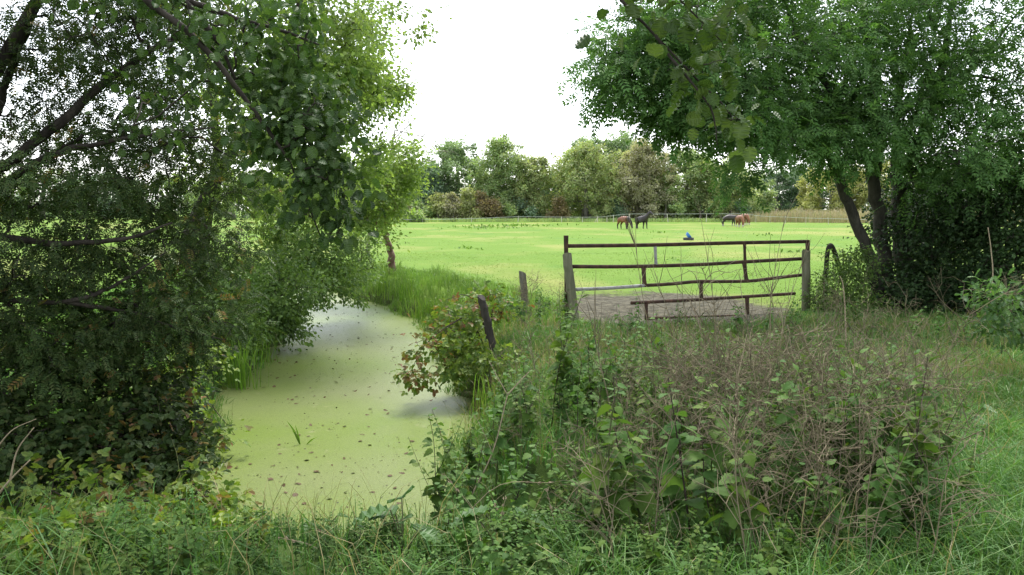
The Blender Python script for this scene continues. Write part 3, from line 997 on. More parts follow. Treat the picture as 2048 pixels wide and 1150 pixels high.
# limb with big leaves hanging in from above on the right
b = gnd(-.4, -1.6)
make_tree("hazel_tree", "near hazel whose twig of large pale veined leaves dips in front of the ash", "tree", b,
          [([b, b + [.1, .1, 1.5], b + [.2, .6, 2.9], P(1130, -190, 2.1), P(1245, 0, 2.25), P(1310, 70, 2.3), P(1400, 165, 2.35), P(1450, 215, 2.35), P(1490, 275, 2.35)], [.11, .10, .07, .008, .0045, .0038, .003, .0024, .0012]),
           ([P(1130, -190, 2.1), P(1300, -60, 2.3), P(1380, 20, 2.35), P(1440, 80, 2.4)], [.007, .0035, .0028, .0012]),
           ([P(1310, 70, 2.3), P(1345, 120, 2.3), P(1420, 215, 2.25), P(1435, 290, 2.25)], [.005, .004, .003, .0015])],
          [lobe(1440, 30, 2.35, 90, 40, .2, 8), lobe(1350, 10, 2.35, 80, 30, .18, 4), lobe(1420, 120, 2.35, 50, 50, .14, 4), lobe(1450, 215, 2.3, 50, 40, .12, 5), lobe(1480, 255, 2.3, 30, 30, .1, 3), lobe(1255, 40, 2.3, 30, 30, .12, 1), lobe(1340, 110, 2.3, 30, 50, .1, 2), lobe(1400, 180, 2.25, 40, 40, .1, 3), lobe(1300, -80, 2.3, 150, 40, .2, 12)],
          "round", M_round2, 5, .047, .88, .10, M_bark, 33, nrand=.9, twig=.0012, droop=.8, flat=1.1, trunk_k=8, stem_min=0)
# thin twigs with a few leaves against the sky, top of the alders
# ------------------------------------------------------------------ ash trees on the right
b = gnd(7.05, 15.3)
make_tree("ash_tree", "ash with a slim curved trunk leaning towards the gate", "tree", b,
          [([b, P(1745, 540, 15.2), P(1722, 470, 15.1), P(1692, 390, 15), P(1668, 325, 14.8), P(1620, 250, 14.6), P(1540, 180, 14.3), P(1440, 120, 14), P(1330, 90, 13.8)], [.125, .115, .10, .095, .085, .07, .055, .035, .012]),
           ([P(1640, 280, 14.7), P(1560, 260, 14.3), P(1480, 260, 14), P(1400, 250, 13.8)], [.04, .03, .02, .008])],
          [lobe(1245, 140, 13.6, 66, 66, 1.0, 50), lobe(1300, 70, 13.6, 80, 70, 1.0, 46), lobe(1360, 150, 13.6, 80, 80, 1.1, 60), lobe(1342, 222, 13.6, 50, 50, .9, 32), lobe(1450, 180, 13.8, 90, 80, 1.3, 60),
           lobe(1440, 236, 13.6, 90, 46, 1.0, 42), lobe(1478, 330, 13.3, 20, 36, .35, 9), lobe(1540, 258, 13.8, 80, 42, 1.0, 36), lobe(1400, 40, 14, 110, 70, 1.3, 56), lobe(1205, 175, 13.6, 26, 26, .4, 8)],
          "pinnate", M_ash, 15, .29, .85, .42, M_bark2, 41, twig=.004, gap=.2, rough=.42)
b = gnd(7.45, 15.6)
make_tree("ash_tree", "ash with the stoutest trunk forking above the gate shrub", "tree", b,
          [([b, P(1775, 560, 15.5), P(1762, 470, 15.5), P(1748, 380, 15.4), P(1738, 330, 15.3), P(1700, 250, 15.1), P(1650, 170, 15), P(1590, 60, 14.8), P(1560, -40, 14.8)], [.17, .15, .13, .12, .10, .075, .06, .04, .015]),
           ([P(1745, 360, 15.4), P(1760, 280, 15.6), P(1745, 150, 15.8), P(1725, 40, 15.9), P(1720, -60, 15.9)], [.11, .09, .07, .05, .02])],
          [lobe(1560, 90, 14.8, 110, 90, 1.5, 70), lobe(1660, 160, 14.8, 110, 90, 1.5, 70), lobe(1620, 255, 14.4, 90, 44, 1.0, 42), lobe(1700, 50, 15.5, 120, 90, 1.6, 64), lobe(1700, 290, 14.2, 80, 40, .9, 34), lobe(1500, -10, 14.8, 140, 60, 1.6, 60), lobe(1760, 200, 14.4, 70, 80, 1.0, 36)],
          "pinnate", M_ash, 14, .30, .85, .43, M_bark2, 42, twig=.004, gap=.18, rough=.4)
b = gnd(8.0, 15.8)
make_tree("ash_tree", "dark forked ash rising from the hedge", "tree", b,
          [([b, P(1805, 520, 15.8), P(1800, 420, 15.8), P(1796, 350, 15.8), P(1835, 290, 15.9), P(1870, 180, 16), P(1900, 40, 16), P(1910, -60, 16)], [.19, .17, .15, .13, .10, .08, .05, .02]),
           ([P(1797, 370, 15.8), P(1790, 250, 15.6), P(1810, 120, 15.6), P(1830, 0, 15.6)], [.10, .08, .05, .02]),
           ([P(1870, 180, 16), P(1950, 130, 15.7), P(2040, 20, 15.5)], [.05, .035, .015])],
          [lobe(1850, 60, 15.6, 130, 100, 1.6, 74), lobe(1830, 210, 14.8, 90, 80, 1.2, 50), lobe(1960, 150, 15.2, 120, 110, 1.6, 74), lobe(1890, 330, 14.6, 100, 70, 1.2, 50), lobe(2040, 40, 15.2, 120, 100, 1.6, 60), lobe(2030, 280, 14.6, 100, 90, 1.3, 60), lobe(2180, 180, 15, 140, 200, 1.8, 60), lobe(1830, -60, 15.6, 180, 60, 1.8, 50)],  # lobe beyond the right frame edge added for its shadow
          "pinnate", M_ash, 14, .30, .85, .43, M_bark2, 43, twig=.004, gap=.14, rough=.4)
# dark hedge under the ashes
for (cx, cy, lbl, lobes_, sd_) in (
    (8.3, 15.6, "dense dark hawthorn under the ashes", [lobe(1860, 470, 15.3, 90, 90, 1.0, 70), lobe(1830, 580, 15.0, 90, 70, .9, 60), lobe(1900, 600, 14.6, 80, 60, .9, 50), lobe(1800, 420, 16.2, 60, 80, .7, 30)], 51),
    (9.3, 14.6, "tall dark hedge bush at the right side of the ashes", [lobe(1960, 430, 14.6, 90, 90, 1.0, 70), lobe(2030, 520, 14.0, 90, 110, 1.0, 80), lobe(1960, 570, 14.0, 80, 80, .9, 60), lobe(2100, 400, 14.4, 110, 140, 1.2, 70)], 52),
    (9.6, 19.5, "added thorn bush blocking the light behind the ash trunks", [lobe(1830, 430, 19, 70, 70, 1.2, 60), lobe(1900, 380, 19.5, 90, 90, 1.5, 70), lobe(1880, 520, 19, 120, 70, 1.2, 80), lobe(2020, 400, 19.5, 120, 130, 1.5, 90)], 53)):  # rear bush added to block light coming through the hedge
    b = gnd(cx, cy)
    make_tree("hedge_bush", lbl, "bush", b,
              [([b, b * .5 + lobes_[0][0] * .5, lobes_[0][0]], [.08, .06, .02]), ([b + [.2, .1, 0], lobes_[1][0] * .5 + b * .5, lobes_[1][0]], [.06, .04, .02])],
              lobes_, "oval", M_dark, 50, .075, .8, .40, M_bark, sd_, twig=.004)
b = gnd(6.35, 15.0)
make_tree("gate_shrub", "small leaved green shrub growing beside the right gate post", "shrub", b,
          [([b, P(1690, 560, 14.9), P(1685, 500, 14.9)], [.03, .02, .006]), ([b + [.1, 0, 0], P(1650, 570, 14.8), P(1650, 530, 14.8)], [.03, .02, .006])],
          [lobe(1680, 575, 14.7, 52, 52, .6, 46), lobe(1720, 540, 14.9, 40, 46, .5, 26), lobe(1690, 510, 14.8, 34, 22, .35, 12), lobe(1700, 620, 14.4, 70, 32, .6, 34), lobe(1645, 590, 14.6, 22, 36, .3, 12)],
          "oval", M_gateshrub, 46, .05, .75, .26, M_stem_g, 54, twig=.002, gap=.1)
b = gnd(6.1, 9.0)
make_tree("oak_sapling", "young oak with blue green lobed leaves low at the hedge foot", "sapling", b,
          [([b, b * .5 + P(2000, 600, 8.8) * .5, P(2000, 590, 8.8)], [.02, .014, .005])],
          [lobe(1995, 590, 8.8, 40, 36, .3, 14), lobe(2035, 640, 8.8, 40, 40, .3, 14), lobe(1985, 650, 8.7, 22, 22, .2, 6)],
          "oak", M_oakl, 16, .09, .8, .20, M_stem_g, 55, twig=.002)

# ------------------------------------------------------------------ gate and posts
def gateD(px):
    return 13.5 + (px - 1131) / 486 * 1.5


def gate():
    base = P(1131, 600, gateD(1131))
    base[2] = float(ground_z(base[0], base[1]))
    root = empty("metal_gate", base, "rusty bent tubular field gate between two wooden posts", "gate")

    def tube(name, pts, r, mat, n=14, k=10, rr=None):
        mb = MB()
        c = curve_pts([P(x, y, gateD(x)) for x, y in pts], n) if len(pts) > 2 else np.linspace(P(*pts[0], gateD(pts[0][0])), P(*pts[1], gateD(pts[1][0])), 4)
        tubes(mb, c, np.full(len(c), r), k)
        return mb.obj(name, mat, root, origin=base, smooth_shade=True)
    tube("rail", [(1136, 492), (1300, 490), (1460, 486), (1616, 483)], .034, M_rust)
    tube("rail", [(1143, 533), (1260, 533), (1400, 529), (1500, 523), (1612, 517)], .033, M_rust)
    o = tube("rail", [(1148, 579), (1220, 576), (1290, 571)], .030, M_galv)
    o["label"] = "grey galvanised end of the bent rail"
    tube("rail", [(1288, 571), (1340, 568), (1395, 563), (1440, 563), (1500, 562), (1550, 556), (1612, 549)], .031, M_rust, 18)
    tube("rail", [(1262, 606), (1340, 602), (1400, 599), (1480, 594), (1590, 587)], .030, M_rust)
    tube("rail", [(1290, 637), (1400, 634), (1500, 631), (1606, 626)], .030, M_rust)

    def strap(x0, y0, x1, y1, w, name="upright", mat=M_rust, t=.02):
        a, c = P(x0, y0, gateD(x0)), P(x1, y1, gateD(x1))
        mb = MB()
        ws = w / 2
        v = []
        for p, s in ((a, 1.25), (a * .7 + c * .3, 1.0), (a * .3 + c * .7, 1.0), (c, 1.25)):
            v += [p + [-ws * s, -t, 0], p + [ws * s, -t, 0], p + [ws * s, t, 0], p + [-ws * s, t, 0]]
        f = [[0, 3, 2, 1], [12, 13, 14, 15]]
        for i in range(3):
            for k in range(4):
                f.append([4 * i + k, 4 * i + (k + 1) % 4, 4 * i + 4 + (k + 1) % 4, 4 * i + 4 + k])
        mb.add(v, f)
        return mb.obj(name, mat, root, origin=base)
    strap(1310, 491, 1312, 530, .045, mat=M_galv)
    strap(1489, 487, 1490, 523, .042)
    strap(1287, 534, 1289, 570, .065)
    strap(1488, 524, 1493, 561, .060)
    strap(1402, 565, 1403, 599, .052)
    strap(1292, 604, 1293, 638, .055)
    strap(1494, 595, 1495, 632, .06)
    strap(1132, 471, 1133, 640, .062, name="end_post", t=.03)
    strap(1615, 480, 1616, 560, .055, name="end_post", t=.03)


gate()


def wood_post(name, label, top, bot, r0, r1, mat, seed, cat="post", group=None, slant=.03):
    rng = np.random.default_rng(seed)
    n, k = 12, 14
    c = np.linspace(bot, top, n) + np.array([0, 0, 0.])
    c[1:-1] += rng.normal(0, .004, (n - 2, 3))
    ang = np.arange(k) * 2 * math.pi / k
    prof = 1 + .07 * np.sin(ang * 3 + seed) + rng.normal(0, .04, k)
    v = []
    for i in range(n):
        r = r0 + (r1 - r0) * i / (n - 1)
        pr = prof * (1 + rng.normal(0, .015, k)) * r
        z = np.zeros(k) + (slant * np.cos(ang + seed) + rng.normal(0, .006, k) if i == n - 1 else 0)
        v.append(np.stack([c[i, 0] + np.cos(ang) * pr, c[i, 1] + np.sin(ang) * pr, c[i, 2] + z], 1))
    v = np.concatenate(v)
    idx = np.arange(n * k).reshape(n, k)
    mb = MB()
    mb.add(v, np.stack([idx[:-1], np.roll(idx, -1, 1)[:-1], np.roll(idx, -1, 1)[1:], idx[1:]], -1).reshape(-1, 4))
    mb.f.append(idx[-1][None])
    mb.m.append(np.zeros(1, int))
    o = mb.obj(name, mat, origin=bot)
    tag(o, label, cat, group)
    return o


wood_post("gate_post", "leaning mossy wooden gate post with a splintered top by the weeds", P(1133, 508, 13.35), P(1148, 640, 13.35), .082, .072, M_post, 1)
wood_post("gate_post", "upright wooden gate post beside the green shrub", P(1612, 502, 14.85), P(1612, 648, 14.85), .082, .076, M_post, 2)
wood_post("fence_post", "short grey fence post leaning in the weeds left of the gate", P(1045, 544, 14.2), P(1052, 640, 14.2), .062, .062, M_post_gr, 3)
wood_post("fence_post", "dark rotten fence post leaning over the reddening bramble", P(963, 595, 10.6), P(988, 700, 10.6), .050, .056, M_post_dk, 4)


def bent_pipe():
    mb = MB()
    D = 15.3
    c = curve_pts([P(1650, 600, D), P(1652, 545, D), P(1655, 505, D), P(1660, 491, D), P(1666, 497, D + .1), P(1674, 520, D + .25), P(1684, 560, D + .4)], 22)
    r = np.full(22, .045)
    tubes(mb, c, r, 9)
    o = mb.obj("bent_pipe", M_post_dk, origin=c[0], smooth_shade=True)
    tag(o, "dark bent pipe sticking up behind the shrub by the right gate post", "pipe")


bent_pipe()


# ------------------------------------------------------------------ white tape fences
def fence(name, label, posts, tape, group):
    base = P(posts[0][0], 442, posts[0][2])
    base[2] = 0
    root = empty(name, base, label, "fence", group)
    for (px, top, D, lean, w) in posts:
        mb = MB()
        t = P(px, top, D)
        g = np.array([t[0] + lean, t[1], -.1])
        tubes(mb, np.linspace(g, t, 4), np.full(4, w), 6)
        mb.obj("post", M_fpost, root, origin=base)
    pts = curve_pts([P(*p) for p in tape], 6 * len(tape))
    mb = MB()
    n = len(pts)
    up = np.array([0, 0, .024])
    fr = np.array([0, .004, 0])
    v = np.concatenate([pts - up - fr, pts + up - fr, pts + up + fr, pts - up + fr])
    i = np.arange(n - 1)
    f = [np.stack([i + a * n, i + 1 + a * n, i + 1 + c * n, i + c * n], 1) for a, c in ((0, 1), (1, 2), (2, 3), (3, 0))]
    mb.add(v, np.concatenate(f))
    mb.obj("tape", M_white, root, origin=base)


G = "white tape fences round the paddock"
fence("tape_fence", "low white tape fence along the wood at the crooked alder side",
      [(815, 437, 126, 0, .05), (845, 438, 126, 0, .05), (943, 434, 126, 0, .05), (1037, 432, 126, -.1, .055)],
      [(796, 439, 126), (845, 439, 126), (943, 437, 126), (1037, 433, 126)], G)
fence("tape_fence", "white tape fence with braced posts behind the bay horse",
      [(1123, 433, 126, 0, .055), (1165, 434, 126, 0, .05), (1195, 433, 126, 0, .06), (1196, 434, 125.5, -.55, .05), (1227, 430, 126, 0, .055), (1214, 434, 127, 0, .05), (1260, 427, 126, -.3, .06), (1258, 428, 126, .35, .05), (1334, 427, 126, .2, .06), (1413, 427, 126, 0, .06), (1492, 426, 126, .2, .06)],
      [(1037, 433, 126), (1123, 434, 126), (1195, 434, 126), (1227, 431, 126), (1260, 428, 126), (1334, 428, 126), (1413, 427.5, 126), (1492, 427.5, 126)], G)
fence("tape_fence", "sagging white tape fence running nearer past the tall dry grass",
      [(1512, 430, 122, 0, .03), (1540, 431, 118, 0, .03), (1571, 432, 114, 0, .035), (1612, 434, 110, 0, .03), (1656, 434, 106, .1, .035), (1740, 436, 102, 0, .03)],
      [(1492, 427.5, 126), (1512, 431, 122), (1540, 433, 118), (1571, 434, 114), (1612, 436, 110), (1656, 437, 106), (1740, 439, 102)], G)


# ------------------------------------------------------------------ horses
def coat(name, body, point, socks, mane_x=.75):
    m, n, l, b_ = new_mat(name)
    tc = n.new("ShaderNodeTexCoord")
    sp = n.new("ShaderNodeSeparateXYZ")
    l.new(tc.outputs['Object'], sp.inputs[0])

    def step(src, a, c):
        x = n.new("ShaderNodeMapRange")
        x.inputs['From Min'].default_value = a
        x.inputs['From Max'].default_value = c
        l.new(src, x.inputs[0])
        return x.outputs[0]

    def mix(f, a, c):
        x = n.new("ShaderNodeMix")
        x.data_type = 'RGBA'
        l.new(f, x.inputs[0])
        for s, v in ((6, a), (7, c)):
            if isinstance(v, tuple):
                x.inputs[s].default_value = (*v, 1)
            else:
                l.new(v, x.inputs[s])
        return x.outputs[2]
    nz = n.new("ShaderNodeTexNoise")
    nz.inputs['Scale'].default_value = 3
    l.new(tc.outputs['Object'], nz.inputs['Vector'])
    c = mix(nz.outputs[0], tuple(v * .8 for v in body), tuple(v * 1.2 for v in body))
    c = mix(step(sp.outputs[0], mane_x - .1, mane_x + .1), c, point)
    c = mix(step(sp.outputs[2], .75, .5), c, point)
    c = mix(step(sp.outputs[2], .34, .28), c, socks)
    l.new(c, b_.inputs['Base Color'])
    b_.inputs['Roughness'].default_value = .55
    return m


def horse(px, py, D, yaw, graze, mat, hair, label, scale=.88, seed=0, turn=0):
    base = P(px, py, D)
    base[2] = 0
    root = empty("horse", base, label, "horse", "horses in the paddock")
    root.rotation_euler = (0, 0, math.radians(yaw))
    root.scale = (scale,) * 3
    V, E, R = [], [], []

    def chain(start, pts):
        prev = start
        ids = []
        for (x, y, z, r) in pts:
            V.append((x, y, z))
            R.append(r)
            if prev is not None:
                E.append((prev, len(V) - 1))
            prev = len(V) - 1
            ids.append(prev)
        return ids
    sp = chain(None, [(-.72, 0, 1.20, .34), (-.35, 0, 1.14, .40), (.05, 0, 1.10, .42), (.42, 0, 1.16, .37)])
    t = math.radians(turn)
    if graze:
        nk = [(.68, .02, 1.18, .27), (.92, .05, .96, .20), (1.10, .08, .70, .16), (1.20, .09, .48, .145), (1.27, .09, .28, .115), (1.30, .09, .09, .085)]
    else:
        nk = [(.66, 0, 1.36, .29), (.86, .02, 1.60, .22), (1.00, .05, 1.82, .16), (1.12, .06, 1.90, .145), (1.26, .10, 1.76, .12), (1.38, .14, 1.58, .09)]
    if turn:
        nk = [(.66 + (x - .66) * math.cos(t) - y * math.sin(t), (x - .66) * math.sin(t) + y * math.cos(t), z, r) for x, y, z, r in nk]
    ns = chain(sp[-1], nk)
    hd = ns[3]
    hx, hy, hz = V[hd]
    for s in (-1, 1):
        if graze:
            chain(hd, [(hx - .10, hy + s * .06, hz + .10, .03), (hx - .15, hy + s * .08, hz + .17, .012)])
        else:
            chain(hd, [(hx - .03, hy + s * .06, hz + .12, .03), (hx - .03, hy + s * .07, hz + .22, .012)])
        k = .06 * s * (1 if seed % 2 else -1)
        chain(sp[0], [(-.74 + k * .3, s * .17, .98, .24), (-.62 + k, s * .18, .82, .165), (-.86 + k * 1.5, s * .17, .50, .085), (-.82 + k * 1.6, s * .17, .18, .062), (-.76 + k * 1.6, s * .17, .04, .075)])
        k = -.09 * s * (1 if seed % 2 else -1)
        chain(sp[3], [(.50, s * .16, .95, .20), (.48 + k * .5, s * .17, .76, .125), (.50 + k, s * .17, .45, .08), (.48 + k * 1.3, s * .17, .17, .06), (.53 + k * 1.3, s * .17, .04, .075)])
    me = bpy.data.meshes.new("horse_frame")
    me.from_pydata(V, E, [])
    ob = bpy.data.objects.new("body", me)
    COL.objects.link(ob)
    md = ob.modifiers.new("skin", 'SKIN')
    md.use_smooth_shade = True
    for i, sv in enumerate(me.skin_vertices[0].data):
        sv.radius = (R[i], R[i])
        sv.use_root = (i == 0)
    sb = ob.modifiers.new("sub", 'SUBSURF')
    sb.levels = sb.render_levels = 2
    dg = bpy.context.evaluated_depsgraph_get()
    me2 = bpy.data.meshes.new_from_object(ob.evaluated_get(dg))
    ob.modifiers.clear()
    ob.data = me2
    bpy.data.meshes.remove(me)
    me2.materials.clear()
    me2.materials.append(mat)
    ob.parent = root
    # tail and mane
    mb = MB()
    c = curve_pts([(-.96, 0, 1.32), (-1.08, 0, 1.15), (-1.08, .02, .85), (-1.04, .03, .45)], 9)
    tubes(mb, c, np.array([.04, .06, .07, .075, .08, .075, .065, .045, .015]), 7)
    mb.obj("tail", hair, root, smooth_shade=True)
    mb = MB()
    nkp = np.array([v[:3] for v in nk[:4]])
    rr = np.array([v[3] for v in nk[:4]])
    dirn = nrm(np.gradient(nkp, axis=0))
    upv = nrm(np.cross(np.cross(dirn, np.array([0, 0, 1.]) if not graze else np.array([.8, 0, .6])), dirn))
    c = curve_pts(nkp + upv * rr[:, None] * .85, 9)
    tubes(mb, c, np.array([.03, .05, .06, .065, .065, .065, .06, .05, .03]), 6)
    mb.obj("mane", hair, root, smooth_shade=True)


H_black = noise_mat("black_hair", [(.3, (.012, .01, .009)), (.7, (.03, .025, .022))], scale=20, rough=.5)
H_flax = noise_mat("chestnut_hair", [(.3, (.22, .09, .035)), (.7, (.32, .15, .06))], scale=20, rough=.5)
C_bay = coat("bay_coat", (.19, .070, .033), (.022, .015, .012), (.03, .02, .016), .66)
C_black = coat("black_coat", (.030, .023, .022), (.026, .020, .019), (.03, .024, .022))
C_brown = coat("dark_brown_coat", (.035, .027, .024), (.028, .022, .02), (.35, .32, .28))
C_chest = coat("chestnut_coat", (.18, .070, .030), (.18, .070, .030), (.5, .45, .38))
horse(1248, 460, 80, -58, True, C_bay, H_black, "bay horse with dark neck and legs grazing beside the standing black horse", seed=1)
horse(1284, 459, 81, -55, False, C_black, H_black, "black horse standing with its head raised", seed=2, turn=22)
horse(1459, 453, 94, -4, True, C_brown, H_black, "dark horse with white socks grazing side on behind the chestnut", seed=3, scale=.92)
horse(1479, 455, 89, -89, True, C_chest, H_flax, "chestnut horse grazing head on in front of the dark horse", seed=4, scale=.9)
horse(1489, 450, 99, -84, True, C_chest, H_flax, "chestnut horse furthest back beside the fence corner", seed=5, scale=1.0)


# ------------------------------------------------------------------ tyre and blue tub
def lathe(prof, k=24):
    ang = np.arange(k) * 2 * math.pi / k
    v = np.concatenate([np.stack([np.cos(ang) * r, np.sin(ang) * r, 0 * ang + z], 1) for r, z in prof])
    n = len(prof)
    idx = np.arange(n * k).reshape(n, k)
    return v, np.stack([idx[:-1], np.roll(idx, -1, 1)[:-1], np.roll(idx, -1, 1)[1:], idx[1:]], -1).reshape(-1, 4)


tp = P(1377, 482, 51)
tp[2] = float(ground_z(tp[0], tp[1]))
v, f = lathe([(.19, .02), (.22, 0), (.31, 0), (.335, .03), (.335, .07), (.325, .08), (.335, .09), (.335, .14), (.31, .17), (.22, .17), (.19, .15), (.185, .08), (.19, .02)])
mb = MB()
mb.add(v + tp, f)
tag(mb.obj("tyre", M_tyre, origin=tp, smooth_shade=True), "dark tyre lying flat in the meadow under a blue tub", "tyre")
v, f = lathe([(0, 0), (.17, 0), (.19, .03), (.245, .24), (.265, .25), (.262, .265), (.235, .25), (.18, .05), (0, .04)])
a = math.radians(52)
R_ = np.array([[math.cos(a), 0, math.sin(a)], [0, 1, 0], [-math.sin(a), 0, math.cos(a)]])
tb = tp + np.array([-.13, -.02, .26])
mb = MB()
mb.add((v * np.array([.95, .95, .58])) @ R_.T + tb + [.05, 0, -.02], f)
tag(mb.obj("feed_tub", M_blue, origin=tb, smooth_shade=True), "blue plastic feed tub tipped over on the flat tyre", "tub")


# ------------------------------------------------------------------ grass
def scatter(rng, n, x0, x1, y0, y1, ok=None, pw=1.0):
    x = rng.uniform(x0, x1, n)
    y = y0 + (y1 - y0) * rng.random(n) ** pw
    k = np.ones(n, bool)
    # keep inside the wedge seen from the lens with a margin
    k &= np.abs(x) < y * .78 + 1.2
    k &= water_dist(x, y) > -.02
    if ok is not None:
        k &= ok(x, y)
    x, y = x[k], y[k]
    return np.stack([x, y, ground_z(x, y) - .01], 1)


def grass():
    rng = np.random.default_rng(900)
    clump = lambda p, s, f=1.0: np.clip(.55 + .6 * hnoise(p[:, 0] * f, p[:, 1] * f, s), .15, 1.2)
    # near rough grass
    mb = MB()
    o = scatter(rng, 60000, -7, 8, 2.2, 12.6, lambda x, y: (y > 5) | (x > 1.6) | (rng.random(len(x)) < .2), pw=.8)
    h = (.12 + .30 * clump(o, 1, 2.)) * rng.uniform(.5, 1.1, len(o))
    right = smooth((o[:, 0] - 2.6 - .12 * o[:, 1]) / .8) * smooth((11 - o[:, 1]) / 2)
    h = h * (1 - .35 * right)
    blades(mb, o, h, rng.uniform(.004, .009, len(o)) * (1 + o[:, 1] * .05), rng, .6, .9)
    o = scatter(rng, 80000, -4.5, 5.2, 2.2, 6.2, lambda x, y: (x > 1.6) | (rng.random(len(x)) < .09))
    right = smooth((o[:, 0] - 1.6) / 1.2)
    h = (.08 + .36 * clump(o, 21, 2.5)) * rng.uniform(.5, 1.1, len(o)) * (1 - .6 * smooth((o[:, 1] - 3.2) / .8) * (o[:, 0] < -.2) * (o[:, 0] > -3))
    blades(mb, o, h, rng.uniform(.004, .008, len(o)), rng, .9, 1.0)
    o = scatter(rng, 40000, 1.5, 8, 4.5, 12)
    h = (.10 + .22 * clump(o, 22, 1.6)) * rng.uniform(.5, 1.1, len(o))
    blades(mb, o, h, rng.uniform(.005, .010, len(o)), rng, .9, .9)
    o = scatter(rng, 1500, -3.4, -1.0, 2.3, 4.6, lambda x, y: x < -.36 * y)
    blades(mb, o, rng.uniform(.15, .5, len(o)), rng.uniform(.005, .010, len(o)), rng, .8, .9)
    o = scatter(rng, 9000, .2, 3.2, 2.3, 4.6)
    blades(mb, o, rng.uniform(.12, .42, len(o)), rng.uniform(.004, .008, len(o)), rng, .8, .9)
    # bank grass on the right bank, far part
    o = scatter(rng, 26000, -6, 1.6, 12.5, 25, lambda x, y: (water_dist(x, y) < 2.6) & (x > np.interp(y, EY, XR) - .2))
    h = (.16 + .34 * clump(o, 2, 1.4)) * rng.uniform(.5, 1.1, len(o)) * np.where(water_dist(o[:, 0], o[:, 1]) > 1.9, .5, 1)
    blades(mb, o, h, rng.uniform(.010, .018, len(o)), rng, .5, .8, mi=1)
    # left bank
    o = scatter(rng, 24000, -13, -3, 6.5, 22, lambda x, y: (x < np.interp(y, EY, XL) + .2) & (water_dist(x, y) < 4))
    h = (.14 + .34 * clump(o, 3, 1.2)) * rng.uniform(.5, 1.1, len(o))
    blades(mb, o, h, rng.uniform(.008, .016, len(o)), rng, .5, .8)
    # around the gate and the shrub foot
    o = scatter(rng, 16000, .2, 9, 11, 15.2, lambda x, y: y < 12.6 + .15 * x + .25 * np.sin(x * 3) + 1.6 * (np.abs(x - 3) > 2.3))
    h = (.08 + .16 * clump(o, 4, 1.5)) * rng.uniform(.5, 1.1, len(o))
    blades(mb, o, h, rng.uniform(.008, .014, len(o)), rng, .5, .7)
    tag(mb.obj("rough_grass", [M_grass, M_bankg]), "rough long green grass on the banks and around the weeds", "grass", kind="stuff")
    # dry grass stems
    mb = MB()
    o = scatter(rng, 5200, -5, 7, 2.6, 12.4, pw=.8)
    h = (.25 + .4 * clump(o, 5, 1.3)) * rng.uniform(.6, 1.2, len(o))
    blades(mb, o, h, rng.uniform(.003, .006, len(o)), rng, .7, .7)
    o = scatter(rng, 7000, -.6, 3.2, 8.8, 12.4, lambda x, y: hnoise(x * 1.3, y * 1.3, 8) > -.15)
    h = rng.uniform(.14, .38, len(o))
    blades(mb, o, h, rng.uniform(.004, .008, len(o)), rng, .55, .6)
    o = scatter(rng, 4500, 2.2, 6.5, 8.3, 12.8, lambda x, y: hnoise(x * 1.1, y * 1.1, 18) > -.1)
    blades(mb, o, rng.uniform(.15, .42, len(o)), rng.uniform(.004, .008, len(o)), rng, .55, .6)
    tag(mb.obj("dry_grass", M_grass_dry), "straw coloured dry grass among the weeds before the gate", "grass", kind="stuff")
    # pasture
    mb = MB()
    o = scatter(rng, 34000, .1, 8, 8.0, 13.6, lambda x, y: (hnoise(x * .9, y * .9, 31) > -.35) & (y < 12.4 + .18 * x))
    blades(mb, o, (.08 + .15 * clump(o, 32, 1.5)) * rng.uniform(.5, 1.1, len(o)), rng.uniform(.006, .012, len(o)), rng, .7, .8)
    mud = lambda x, y: (np.abs((x - 3.05) / 2.2) ** 2.4 + np.abs((y - 15.6) / 2.9) ** 2.4 + .5 * hnoise(x * 2, y * 2, 6)) > .95
    o = scatter(rng, 60000, -26, 24, 13, 36, lambda x, y: mud(x, y) & (water_dist(x, y) > 1.2), pw=1.1)
    h = (.015 + .03 * clump(o, 7, .7)) * rng.uniform(.6, 1.3, len(o))
    blades(mb, o, h, rng.uniform(.012, .022, len(o)), rng, .7, .6)
    o = scatter(rng, 14000, -62, 62, 36, 100, pw=1.2)
    keep = hnoise(o[:, 0] * .3, o[:, 1] * .6, 9) > -.25
    o = o[keep]
    h = (.015 + .03 * clump(o, 10, .35)) * rng.uniform(.6, 1.4, len(o))
    blades(mb, o, h, rng.uniform(.03, .07, len(o)), rng, .8, .5)
    tag(mb.obj("pasture_grass", M_field_blade), "short bright green pasture grass of the paddock", "grass", kind="stuff")
    # broad leaved weeds standing in the paddock
    mb = MB()
    for (px, py, n, r) in ((1010, 453, 260, 2.4), (1060, 451, 200, 2.4), (930, 455, 100, 2.0), (985, 457, 90, 1.6), (935, 497, 34, .25), (960, 500, 20, .18), (1318, 466, 24, .4), (1530, 470, 30, .7), (1570, 505, 24, .22), (1350, 520, 16, .15)):
        Y = CAM_Z * F / (py - 420)
        n = n // 2
        x = (px - 1024) / F * Y + rng.normal(0, r, n)
        y = Y + rng.normal(0, r * 1.3, n)
        o = np.stack([x, y, ground_z(x, y)], 1)
        L = .10 + .0022 * Y
        leaves(mb, "oval", o, rng.normal(0, 1, (n, 3)) + [0, 0, .7], np.array([0, 0, 1.]) + rng.normal(0, .4, (n, 3)), L * rng.uniform(.6, 1.2, n), .6)
    tag(mb.obj("paddock_weeds", M_weed), "patches of darker weeds scattered over the paddock", "weeds", kind="stuff")
    # tall straw beyond the tape fence
    mb = MB()
    n = 26000
    x = rng.uniform(36, 110, n)
    y = rng.uniform(112, 150, n)
    line = 126 - (x - 36.5) * .85
    k = (y > np.maximum(line, 104) + 1) & (x < 112)
    x, y = x[k], y[k]
    o = np.stack([x, y, 0 * x], 1)
